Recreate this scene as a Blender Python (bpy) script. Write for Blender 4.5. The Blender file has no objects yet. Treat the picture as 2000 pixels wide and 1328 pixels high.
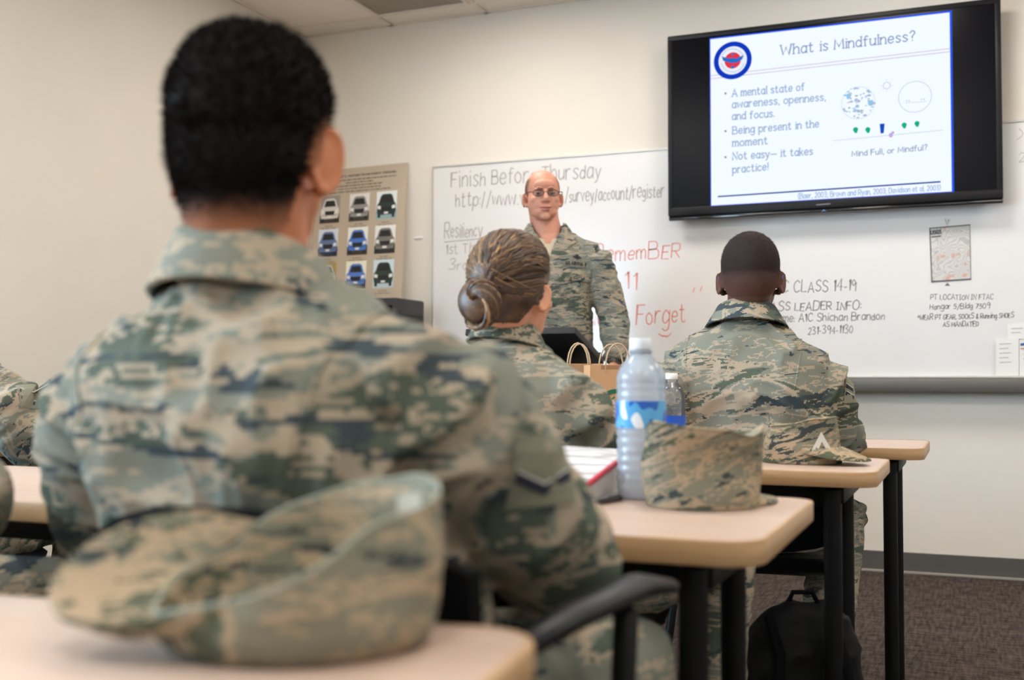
import bpy, bmesh, math, random
import numpy as np
from mathutils import Vector, Matrix
from mathutils.bvhtree import BVHTree

random.seed(7); rng = np.random.default_rng(7)
scene = bpy.context.scene
COL = scene.collection

# ------------------------------------------------------------------ camera, world, exposure
F_PX, YAW, EYE = 2184.0, math.radians(22.4), 0.945
PITCH = math.atan((733 - 664) / F_PX)
cam_data = bpy.data.cameras.new('camera'); cam = bpy.data.objects.new('camera', cam_data); COL.objects.link(cam)
cam.location = (0, 0, EYE); cam.rotation_euler = (math.pi / 2 + PITCH, 0, YAW)
cam_data.sensor_width = 36; cam_data.lens = F_PX / 2000 * 36; cam_data.clip_start = 0.02
cam_data.dof.use_dof = True; cam_data.dof.focus_distance = 3.3; cam_data.dof.aperture_fstop = 3.0
scene.camera = cam
world = bpy.data.worlds.new('world'); scene.world = world; world.use_nodes = True
world.node_tree.nodes['Background'].inputs[0].default_value = (0.75, 0.86, 1.0, 1)
world.node_tree.nodes['Background'].inputs[1].default_value = 1.0
scene.view_settings.view_transform = 'Standard'; scene.view_settings.look = 'None'
scene.view_settings.gamma = 1; scene.view_settings.use_curve_mapping = False
scene.view_settings.exposure = 0.0
LAMP = 26.5            # emission of the ceiling troffers
WINDOW_FILL = 26.0          # cool fill light from the added window, out of view

FWD = np.array([-math.sin(YAW) * math.cos(PITCH), math.cos(YAW) * math.cos(PITCH), math.sin(PITCH)])
RGT = np.array([math.cos(YAW), math.sin(YAW), 0.0]); UPV = np.cross(RGT, FWD)
EYEP = np.array([0, 0, EYE])
def ray(x, y): return FWD + RGT * (x - 1000) / F_PX - UPV * (y - 664) / F_PX
def at(x, y, z): return EYEP + ray(x, y) * z                 # point seen at a pixel, z metres along the view axis
def plane(x, y, ax, v):
    r = ray(x, y); return EYEP + r * ((v - EYEP[ax]) / r[ax])

# ------------------------------------------------------------------ small maths
def nrm(v): v = np.asarray(v, float); return v / (np.linalg.norm(v) + 1e-12)
def rotz(a): c, s = math.cos(a), math.sin(a); return np.array([[c, -s, 0], [s, c, 0], [0, 0, 1.0]])
def rotx(a): c, s = math.cos(a), math.sin(a); return np.array([[1.0, 0, 0], [0, c, -s], [0, s, c]])
def roty(a): c, s = math.cos(a), math.sin(a); return np.array([[c, 0, s], [0, 1.0, 0], [-s, 0, c]])
def sstep(a, b, x): t = np.clip((x - a) / (b - a), 0, 1); return t * t * (3 - 2 * t)
def vnoise(P, seed=0):
    P = np.asarray(P, float); I = np.floor(P).astype(np.int64); f = P - I; f = f * f * (3 - 2 * f)
    def h(dx, dy, dz):
        k = ((I[:, 0] + dx) * 374761393 + (I[:, 1] + dy) * 668265263 + (I[:, 2] + dz) * 1440662683 + seed * 97531) & 0xffffffff
        k = ((k ^ (k >> 13)) * 1274126177) & 0xffffffff; k = (k ^ (k >> 16)) & 0xffffffff
        return k / 4294967295.0
    x, y, z = f.T
    a = h(0,0,0)*(1-x)+h(1,0,0)*x; b = h(0,1,0)*(1-x)+h(1,1,0)*x
    c = h(0,0,1)*(1-x)+h(1,0,1)*x; d = h(0,1,1)*(1-x)+h(1,1,1)*x
    return (a*(1-y)+b*y)*(1-z)+(c*(1-y)+d*y)*z

# ------------------------------------------------------------------ mesh collecting
class MB:
    def __init__(s): s.v = []; s.f = []; s.m = []; s.n = 0
    def add(s, V, F, mi=0):
        V = np.asarray(V, float).reshape(-1, 3); o = s.n
        s.v.append(V); s.f += [[i + o for i in q] for q in F]; s.m += [mi] * len(F); s.n += len(V); return s
    def verts(s): return np.vstack(s.v)
    def box(s, c, size, R=None, bevel=0.0, mi=0, seg=2):
        bm = bmesh.new(); bmesh.ops.create_cube(bm, size=1)
        for v in bm.verts: v.co = Vector((v.co.x * size[0], v.co.y * size[1], v.co.z * size[2]))
        if bevel: bmesh.ops.bevel(bm, geom=bm.edges[:], offset=bevel, segments=seg, profile=.5, affect='EDGES')
        bm.verts.index_update(); V = np.array([v.co[:] for v in bm.verts]); F = [[v.index for v in f.verts] for f in bm.faces]; bm.free()
        if R is not None: V = V @ np.asarray(R).T
        return s.add(V + np.asarray(c), F, mi)
    def ellipsoid(s, c, r, R=None, nu=24, nv=14, mi=0):
        V = [[0, 0, 1]]
        for i in range(1, nv):
            t = math.pi * i / nv
            for j in range(nu):
                a = 2 * math.pi * j / nu; V.append([math.sin(t) * math.cos(a), math.sin(t) * math.sin(a), math.cos(t)])
        V.append([0, 0, -1]); V = np.array(V) * np.asarray(r); L = 1 + (nv - 1) * nu
        F = [[0, 1 + j, 1 + (j + 1) % nu] for j in range(nu)]
        for i in range(nv - 2):
            for j in range(nu):
                a = 1 + i * nu; F.append([a + j, a + nu + j, a + nu + (j + 1) % nu, a + (j + 1) % nu])
        a = 1 + (nv - 2) * nu; F += [[a + j, L, a + (j + 1) % nu] for j in range(nu)]
        if R is not None: V = V @ np.asarray(R).T
        return s.add(V + np.asarray(c), F, mi)
    def tube(s, pts, rad, n=12, cap=True, mi=0, flat=1.0, ref=None, closed=False):
        P = np.asarray(pts, float); m = len(P); rad = np.broadcast_to(np.asarray(rad, float), (m,))
        T = np.gradient(P, axis=0) if not closed else np.roll(P, -1, 0) - np.roll(P, 1, 0)
        T = T / (np.linalg.norm(T, axis=1, keepdims=True) + 1e-12)
        u = np.asarray(ref, float) if ref is not None else (np.array([0, 0, 1.]) if abs(T[0][2]) < .9 else np.array([1., 0, 0]))
        V = []; ang = np.arange(n) * 2 * math.pi / n
        for i in range(m):
            u = nrm(u - T[i] * (u @ T[i])); w = np.cross(T[i], u)
            V.append(P[i] + rad[i] * (np.cos(ang)[:, None] * u * flat + np.sin(ang)[:, None] * w))
        V = np.vstack(V); F = []
        for i in range(m if closed else m - 1):
            for j in range(n):
                k = (i + 1) % m; F.append([i * n + j, i * n + (j + 1) % n, k * n + (j + 1) % n, k * n + j])
        if cap and not closed:
            V = np.vstack([V, P[0] - T[0] * rad[0] * .6, P[-1] + T[-1] * rad[-1] * .6]); A = m * n
            F += [[A, (j + 1) % n, j] for j in range(n)]; b = (m - 1) * n
            F += [[A + 1, b + j, b + (j + 1) % n] for j in range(n)]
        return s.add(V, F, mi)
    def loft(s, rings, cap=True, closed_ring=True, mi=0):
        m = len(rings); n = len(rings[0]); V = np.vstack(rings); F = []
        for i in range(m - 1):
            for j in range(n if closed_ring else n - 1):
                F.append([i*n+j, i*n+(j+1)%n, (i+1)*n+(j+1)%n, (i+1)*n+j])
        if cap: F += [list(range(n))[::-1], [(m-1)*n+j for j in range(n)]]
        return s.add(V, F, mi)
    def lathe(s, prof, c=(0, 0, 0), n=32, mi=0):
        ang = np.arange(n) * 2 * math.pi / n
        return s.loft([np.c_[r * np.cos(ang), r * np.sin(ang), np.full(n, z)] + np.asarray(c) for r, z in prof], True, True, mi)
    def quad(s, a, b, c, d, mi=0): return s.add([a, b, c, d], [[0, 1, 2, 3]], mi)

ORG = {}
def link(o, parent=None, origin=(0, 0, 0)):
    COL.objects.link(o)
    if parent is not None: o.parent = parent; ORG[o.name] = ORG[parent.name]
    else: o.location = origin; ORG[o.name] = np.array(origin, float)
    return o
def thing(name, label, cat, origin, group=None):
    o = bpy.data.objects.new(name, None); o.empty_display_size = .1; link(o, None, origin)
    o['label'] = label; o['category'] = cat
    if group: o['group'] = group
    return o
def tag(o, label, cat, group=None):
    o['label'] = label; o['category'] = cat
    if group: o['group'] = group
    return o
def mesh_of(name, V, F, mats, mi=None, smooth=True):
    me = bpy.data.meshes.new(name); me.from_pydata([tuple(v) for v in V], [], F); me.update()
    for m in (mats if isinstance(mats, (list, tuple)) else [mats]): me.materials.append(m)
    if mi is not None and max(mi) > 0: me.polygons.foreach_set('material_index', mi)
    me.polygons.foreach_set('use_smooth', [smooth] * len(me.polygons))
    return me
def fixn(me):
    bm = bmesh.new(); bm.from_mesh(me); bmesh.ops.recalc_face_normals(bm, faces=bm.faces); bm.to_mesh(me); bm.free()
def obj(name, mb, mats, parent=None, origin=None, smooth=True, angle=None, kind=None, label=None):
    V = mb.verts()
    if parent is None and origin is None:
        lo, hi = V.min(0), V.max(0); origin = ((lo[0]+hi[0])/2, (lo[1]+hi[1])/2, lo[2])
    og = ORG[parent.name] if parent is not None else np.asarray(origin, float)
    me = mesh_of(name, V - og, mb.f, mats, mb.m, smooth); fixn(me)
    if smooth and angle: me.set_sharp_from_angle(angle=math.radians(angle))
    o = bpy.data.objects.new(name, me); link(o, parent, origin if parent is None else (0, 0, 0))
    if kind: o['kind'] = kind
    if label: o['label'] = label
    return o

# ------------------------------------------------------------------ materials
def srgb(r, g, b):
    f = lambda c: (c/255/12.92) if c/255 <= .04045 else ((c/255+.055)/1.055)**2.4
    return (f(r), f(g), f(b), 1)
def new_mat(name):
    m = bpy.data.materials.new(name); m.use_nodes = True; return m, m.node_tree.nodes, m.node_tree.links
def plain(name, col, rough=.6, metal=0.0, noise=0.0, nscale=30, bump=0.0, bscale=200, spec=.5, stretch=(1,1,1), emis=None, sss=0.0, coat=0.0):
    m, N, L = new_mat(name); b = N['Principled BSDF']
    b.inputs['Base Color'].default_value = col; b.inputs['Roughness'].default_value = rough; b.inputs['Metallic'].default_value = metal
    b.inputs['Specular IOR Level'].default_value = spec; b.inputs['Coat Weight'].default_value = coat
    if sss: b.inputs['Subsurface Weight'].default_value = sss; b.inputs['Subsurface Radius'].default_value = (.012, .004, .002)
    if noise or bump:
        tc = N.new('ShaderNodeTexCoord'); mp = N.new('ShaderNodeMapping'); mp.inputs['Scale'].default_value = stretch; L.new(tc.outputs['Object'], mp.inputs[0])
    if noise:
        t = N.new('ShaderNodeTexNoise'); t.inputs['Scale'].default_value = nscale; t.inputs['Detail'].default_value = 5; L.new(mp.outputs[0], t.inputs['Vector'])
        r = N.new('ShaderNodeMapRange'); r.inputs[1].default_value = .25; r.inputs[2].default_value = .75; r.inputs[3].default_value = 1 - noise; r.inputs[4].default_value = 1 + noise; L.new(t.outputs['Fac'], r.inputs[0])
        x = N.new('ShaderNodeMix'); x.data_type = 'RGBA'; x.blend_type = 'MULTIPLY'; x.inputs[0].default_value = 1; x.inputs[6].default_value = col
        L.new(r.outputs[0], x.inputs[7]); L.new(x.outputs[2], b.inputs['Base Color'])
    if bump:
        t2 = N.new('ShaderNodeTexNoise'); t2.inputs['Scale'].default_value = bscale; t2.inputs['Detail'].default_value = 3; L.new(mp.outputs[0], t2.inputs['Vector'])
        bp = N.new('ShaderNodeBump'); bp.inputs['Strength'].default_value = bump; bp.inputs['Distance'].default_value = .004; L.new(t2.outputs['Fac'], bp.inputs['Height']); L.new(bp.outputs[0], b.inputs['Normal'])
    if emis: b.inputs['Emission Color'].default_value = col; b.inputs['Emission Strength'].default_value = emis
    return m
def emit(name, col, s):
    m, N, L = new_mat(name); N.remove(N['Principled BSDF']); e = N.new('ShaderNodeEmission'); e.inputs[0].default_value = col; e.inputs[1].default_value = s
    L.new(e.outputs[0], N['Material Output'].inputs[0]); return m

CAMO_COLS = dict(sage=srgb(122,124,113), tan=srgb(162,148,129), green=srgb(84,92,81), slate=srgb(62,71,75))
def camo(name, seed, pix=.0045, sc=1.0, rot=(0, 0, 0), warm=0.0):
    """tiger-striped digital camouflage cloth: ragged, mostly horizontal bands of four colours"""
    m, N, L = new_mat(name); b = N['Principled BSDF']; b.inputs['Roughness'].default_value = .92; b.inputs['Specular IOR Level'].default_value = .12
    tc = N.new('ShaderNodeTexCoord'); mp = N.new('ShaderNodeMapping'); mp.inputs['Rotation'].default_value = rot
    mp.inputs['Location'].default_value = (seed*1.37, seed*2.11, seed*.73); L.new(tc.outputs['Object'], mp.inputs[0])
    sn = N.new('ShaderNodeVectorMath'); sn.operation = 'SNAP'; sn.inputs[1].default_value = (pix, pix, pix*.75); L.new(mp.outputs[0], sn.inputs[0])
    def band(scale, stretch, dist, off, det=3.0, rough=.55):
        mm = N.new('ShaderNodeMapping'); mm.inputs['Scale'].default_value = stretch; mm.inputs['Location'].default_value = (off, off*.7, off*1.3); L.new(sn.outputs[0], mm.inputs[0])
        t = N.new('ShaderNodeTexNoise'); t.inputs['Scale'].default_value = scale*sc; t.inputs['Detail'].default_value = det; t.inputs['Roughness'].default_value = rough
        t.inputs['Distortion'].default_value = dist; L.new(mm.outputs[0], t.inputs['Vector']); return t.outputs['Fac']
    def gate(fac, lo, hi=None):
        g = N.new('ShaderNodeMath'); g.operation = 'GREATER_THAN'; g.inputs[1].default_value = lo; L.new(fac, g.inputs[0]); o = g.outputs[0]
        if hi is not None:
            h = N.new('ShaderNodeMath'); h.operation = 'LESS_THAN'; h.inputs[1].default_value = hi; L.new(fac, h.inputs[0])
            p = N.new('ShaderNodeMath'); p.operation = 'MULTIPLY'; L.new(o, p.inputs[0]); L.new(h.outputs[0], p.inputs[1]); o = p.outputs[0]
        return o
    def mix(fac, A, B):
        x = N.new('ShaderNodeMix'); x.data_type = 'RGBA'; L.new(fac, x.inputs[0])
        for i, c in ((6, A), (7, B)):
            if isinstance(c, tuple): x.inputs[i].default_value = c
            else: L.new(c, x.inputs[i])
        return x.outputs[2]
    C = {k: tuple(v[i]*(1+warm*(.25, .02, -.25)[i]) for i in range(3)) + (1,) for k, v in CAMO_COLS.items()}
    A = band(5.2, (.75, .75, 2.3), .9, 1.0, 2.5); B = band(8, (.7, .7, 2.6), 1.4, 5.0, 3); D = band(13, (.6, .6, 2.8), 1.5, 9.0, 2.5); G = band(24, (.6, .6, 2.2), 1.2, 3.0, 2)
    c = mix(gate(A, .545), C['sage'], C['green'])
    c = mix(gate(B, .53, .585), c, C['tan'])
    c = mix(gate(A, .50, .535), c, C['tan'])
    c = mix(gate(B, .645), c, C['green'])
    c = mix(gate(D, .615), c, C['slate'])
    c = mix(gate(D, .375, .415), c, C['tan'])
    c = mix(gate(G, .66), c, C['tan'])
    L.new(c, b.inputs['Base Color'])
    w = N.new('ShaderNodeTexNoise'); w.inputs['Scale'].default_value = 26; w.inputs['Detail'].default_value = 4; L.new(mp.outputs[0], w.inputs['Vector'])
    bp = N.new('ShaderNodeBump'); bp.inputs['Strength'].default_value = .5; bp.inputs['Distance'].default_value = .008; L.new(w.outputs['Fac'], bp.inputs['Height']); L.new(bp.outputs[0], b.inputs['Normal'])
    return m

def wood(name, c1, c2, rough=.35, stretch=(2.0, 40, 40), coat=.15):
    m, N, L = new_mat(name); b = N['Principled BSDF']; b.inputs['Roughness'].default_value = rough; b.inputs['Coat Weight'].default_value = coat; b.inputs['Coat Roughness'].default_value = .3
    tc = N.new('ShaderNodeTexCoord'); mp = N.new('ShaderNodeMapping'); mp.inputs['Scale'].default_value = stretch; L.new(tc.outputs['Object'], mp.inputs[0])
    t = N.new('ShaderNodeTexNoise'); t.inputs['Scale'].default_value = 1.6; t.inputs['Detail'].default_value = 6; t.inputs['Distortion'].default_value = .6; L.new(mp.outputs[0], t.inputs['Vector'])
    r = N.new('ShaderNodeValToRGB'); r.color_ramp.elements[0].position = .3; r.color_ramp.elements[1].position = .7; r.color_ramp.elements[0].color = c1; r.color_ramp.elements[1].color = c2
    L.new(t.outputs['Fac'], r.inputs[0]); L.new(r.outputs[0], b.inputs['Base Color']); return m

M = {}
M['wall'] = plain('wall_paint', srgb(226,219,208), .75, noise=.015, nscale=3, bump=.08, bscale=350)
M['ceil'] = plain('ceiling_tile', srgb(236,227,216), .95, noise=.05, nscale=60, bump=.5, bscale=180)
M['tbar'] = plain('ceiling_grid_metal', srgb(226,214,200), .5)
M['black'] = plain('black_metal', srgb(9,9,10), .5, spec=.2)
M['plastic'] = plain('black_plastic', srgb(10,10,12), .4, spec=.25)
M['mesh'] = plain('black_fabric', srgb(9,9,11), .9, spec=.1, bump=.4, bscale=500)
M['base'] = plain('rubber_base', srgb(84,81,78), .6)
M['lip_lit'] = plain('base_lip_lit', srgb(150,143,135), .6)  # paler than the base: the lit bottom edge is put into the colour
M['top'] = wood('laminate_top', srgb(194,166,148), srgb(206,182,165), .35)
M['edge'] = wood('maple_edge', srgb(180,141,98), srgb(196,160,118), .45, (3, 3, 60))
M['white'] = plain('white_paper', srgb(232,230,226), .7)
M['board'] = plain('whiteboard_enamel', srgb(226,224,223), .22, noise=.01, nscale=4, coat=.2)
M['alu'] = plain('grey_aluminium', srgb(112,110,107), .45, .6)
M['alulight'] = plain('light_aluminium', srgb(200,198,194), .4, .5)
M['ink'] = plain('black_marker', srgb(158,152,145), .6)
M['inkdark'] = plain('dark_marker', srgb(112,108,104), .6)
M['red'] = plain('red_marker', srgb(230,140,130), .6)
M['tvblack'] = plain('tv_bezel', srgb(20,20,22), .45, spec=.25)
M['tvglass'] = plain('tv_glass', srgb(8,8,14), .25, spec=.12)
def carpet():
    m, N, L = new_mat('carpet_loop'); b = N['Principled BSDF']; b.inputs['Roughness'].default_value = .98; b.inputs['Specular IOR Level'].default_value = .05
    tc = N.new('ShaderNodeTexCoord')
    def nz(st, sc, det):
        mp = N.new('ShaderNodeMapping'); mp.inputs['Scale'].default_value = st; L.new(tc.outputs['Object'], mp.inputs[0])
        t = N.new('ShaderNodeTexNoise'); t.inputs['Scale'].default_value = sc; t.inputs['Detail'].default_value = det; L.new(mp.outputs[0], t.inputs['Vector']); return t.outputs['Fac']
    a = nz((14, 1.6, 1), 6, 3); c = nz((1.8, 9, 1), 7, 3); d = nz((1, 1, 1), 160, 2)
    s = N.new('ShaderNodeMath'); s.operation = 'ADD'; L.new(a, s.inputs[0]); L.new(c, s.inputs[1])
    s2 = N.new('ShaderNodeMath'); s2.operation = 'MULTIPLY_ADD'; s2.inputs[1].default_value = .7; L.new(d, s2.inputs[0]); L.new(s.outputs[0], s2.inputs[2])
    mr = N.new('ShaderNodeMapRange'); mr.inputs[1].default_value = .95; mr.inputs[2].default_value = 1.75; L.new(s2.outputs[0], mr.inputs[0])
    r = N.new('ShaderNodeValToRGB'); r.color_ramp.elements[0].color = srgb(26,23,22); r.color_ramp.elements[1].color = srgb(94,83,77); r.color_ramp.elements[1].position = .9
    L.new(mr.outputs[0], r.inputs[0]); L.new(r.outputs[0], b.inputs['Base Color'])
    bp = N.new('ShaderNodeBump'); bp.inputs['Strength'].default_value = .6; bp.inputs['Distance'].default_value = .004; L.new(s2.outputs[0], bp.inputs['Height']); L.new(bp.outputs[0], b.inputs['Normal'])
    return m
M['carpet'] = carpet()

# ------------------------------------------------------------------ the room
WY, LX, RX, BY, CZ = 5.693, -3.69, 3.0, -2.6, 2.975
def struct(name, mb, mat, parent=None, **k):
    o = obj(name, mb, mat, parent, origin=None if parent else (0, 0, 0), smooth=False, **k)
    if parent is None: o['kind'] = 'structure'
    return o
T = .12
fl = struct('floor', MB().box(((LX+RX)/2, (WY+BY)/2, -.05), (RX-LX+2*T, WY-BY+2*T, .1)), M['carpet'])
struct('wall_front', MB().box(((LX+RX)/2, WY+T/2, CZ/2), (RX-LX+2*T, T, CZ+.24)), M['wall'])
struct('wall_back', MB().box(((LX+RX)/2, BY-T/2, CZ/2), (RX-LX+2*T, T, CZ+.24)), M['wall'])
struct('wall_right', MB().box((RX+T/2, (WY+BY)/2, CZ/2), (T, WY-BY, CZ+.24)), M['wall'])
# left wall with an unseen window, added to throw cool light from the left
wy0, wy1, wz0, wz1 = -.9, 1.5, 1.0, 2.3
lw = MB()
lw.box((LX-T/2, (BY+wy0)/2, CZ/2), (T, wy0-BY, CZ+.24)); lw.box((LX-T/2, (wy1+WY)/2, CZ/2), (T, WY-wy1, CZ+.24))
lw.box((LX-T/2, (wy0+wy1)/2, wz0/2-.06), (T, wy1-wy0, wz0+.12)); lw.box((LX-T/2, (wy0+wy1)/2, (wz1+CZ+.12)/2), (T, wy1-wy0, CZ+.12-wz1))
struct('wall_left', lw, M['wall'])
win = bpy.data.objects.new('fill_window_1', None); link(win, None, (LX, (wy0+wy1)/2, wz0)); win['kind'] = 'structure'
fr = MB()
for yy in (wy0+.02, (wy0+wy1)/2, wy1-.02): fr.box((LX-.05, yy, (wz0+wz1)/2), (.06, .04, wz1-wz0))
for zz in (wz0+.02, wz1-.02): fr.box((LX-.05, (wy0+wy1)/2, zz), (.06, wy1-wy0, .04))
obj('fill_window_frame', fr, M['alulight'], win, smooth=False)
obj('fill_pane', MB().box((LX-.09, (wy0+wy1)/2, (wz0+wz1)/2), (.01, wy1-wy0-.02, wz1-wz0-.02)), emit('window_fill', (.55, .78, 1.0, 1), WINDOW_FILL), win, smooth=False)
# baseboards
bb = MB().box(((LX+RX)/2, WY-.006, .052), (RX-LX, .012, .095), bevel=.002); struct('baseboard_front', bb, M['base'])
bl = MB().box(((LX+RX)/2, WY-.016, .006), (RX-LX, .024, .012), bevel=.003); struct('lit_trim_1', bl, M['lip_lit'])
struct('baseboard_left', MB().box((LX+.006, (WY+BY)/2, .05), (.012, WY-BY-.03, .1), bevel=.002), M['base'])
# ceiling: slab, T-bar grid, lay-in tiles, the perforated return tile and the light troffers
ceil = struct('ceiling', MB().box(((LX+RX)/2, (WY+BY)/2, CZ+.09), (RX-LX, WY-BY, .06)), M['ceil'])
gx = [-3.1 + .6*k for k in range(-1, 11)]; gy = [5.51 - .6*k for k in range(-1, 14)]
grid = MB()
for x in gx:
    if LX < x < RX: grid.box((x, (WY+BY)/2, CZ+.003), (.022, WY-BY, .008))
for y in gy:
    if BY < y < WY: grid.box(((LX+RX)/2, y, CZ+.003), (RX-LX, .022, .0078))
for (c, sz) in ((((LX+RX)/2, WY-.011, CZ+.0025), (RX-LX, .022, .007)), ((LX+.011, (WY+BY)/2, CZ+.0025), (.022, WY-BY, .007))): grid.box(c, sz)
obj('ceiling_grid', grid, M['tbar'], ceil, smooth=False)
xs = sorted([LX] + [x for x in gx if LX < x < RX] + [RX]); ys = sorted([BY] + [y for y in gy if BY < y < WY] + [WY])
lights = {(-2.2, 4.6), (-.4, 4.6), (1.4, 4.6), (-2.2, 2.2), (-.4, 2.2), (1.4, 2.2), (-2.2, -.2), (-.4, -.2), (1.4, -.2)}
def is_light(cx, cy): return any(abs(cx-a) < .31 and abs(cy-b) < .31 for a, b in lights)
tile_me = None
for i in range(len(xs)-1):
    for j in range(len(ys)-1):
        cx, cy, sx, sy = (xs[i]+xs[i+1])/2, (ys[j]+ys[j+1])/2, xs[i+1]-xs[i], ys[j+1]-ys[j]
        vent = abs(cx+2.8) < .1 and abs(cy-5.21) < .1
        if is_light(cx, cy) or vent or cy < -2: continue
        full = abs(sx-.6) < .01 and abs(sy-.6) < .01
        if full and tile_me is not None:
            o = bpy.data.objects.new('ceiling_tile', tile_me); link(o, ceil); o.location = (cx, cy, CZ+.022); continue
        me = mesh_of('ceiling_tile', *(lambda q: (q.verts(), q.f))(MB().box((0, 0, 0), (sx-.004, sy-.004, .03))), M['ceil'], smooth=False)
        o = bpy.data.objects.new('ceiling_tile', me); link(o, ceil); o.location = (cx, cy, CZ+.022)
        if full: tile_me = me
vt = thing('ceiling_vent', 'grey perforated return air grille set in the ceiling tiles', 'vent', (-2.8, 5.21, CZ))
def perforated():
    m, N, L = new_mat('perforated_metal'); b = N['Principled BSDF']; b.inputs['Roughness'].default_value = .6
    tc = N.new('ShaderNodeTexCoord'); v = N.new('ShaderNodeTexVoronoi'); v.inputs['Scale'].default_value = 110; v.inputs['Randomness'].default_value = .15; L.new(tc.outputs['Object'], v.inputs['Vector'])
    r = N.new('ShaderNodeValToRGB'); r.color_ramp.elements[0].position = .30; r.color_ramp.elements[1].position = .42; r.color_ramp.elements[0].color = srgb(60,55,50); r.color_ramp.elements[1].color = srgb(176,165,152)
    L.new(v.outputs['Distance'], r.inputs[0]); L.new(r.outputs[0], b.inputs['Base Color']); return m
vf = MB()
for dx, dy, sx, sy in ((0, .2785, .578, .02), (0, -.2785, .578, .02), (.2785, 0, .02, .538), (-.2785, 0, .02, .538)): vf.box((-2.8+dx, 5.21+dy, CZ-.002), (sx, sy, .012))
obj('vent_frame', vf, M['tbar'], vt, smooth=False)
obj('perforated_panel', MB().box((-2.8, 5.21, CZ+.004), (.54, .54, .006)), perforated(), vt, smooth=False)
lampm = emit('troffer_diffuser', (1.0, .925, .845, 1), LAMP)
lab = {-2.2: 'nearest the left wall', -.4: 'in the middle column', 1.4: 'toward the right wall'}
lab2 = {4.6: 'front', 2.2: 'middle', -.2: 'rear'}
for (a, b_) in sorted(lights):
    lt = thing('ceiling_light', 'square recessed ceiling light in the %s row, %s' % (lab2[b_], lab[a]), 'ceiling light', (a, b_, CZ), 'recessed ceiling lights')
    f2 = MB()
    for dx, dy, sx, sy in ((0, .28, .578, .018), (0, -.28, .578, .018), (.28, 0, .018, .542), (-.28, 0, .018, .542)): f2.box((a+dx, b_+dy, CZ+.001), (sx, sy, .012))
    obj('light_frame', f2, M['tbar'], lt, smooth=False)
    obj('diffuser', MB().box((a, b_, CZ+.006), (.54, .54, .006)), lampm, lt, smooth=False)

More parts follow.
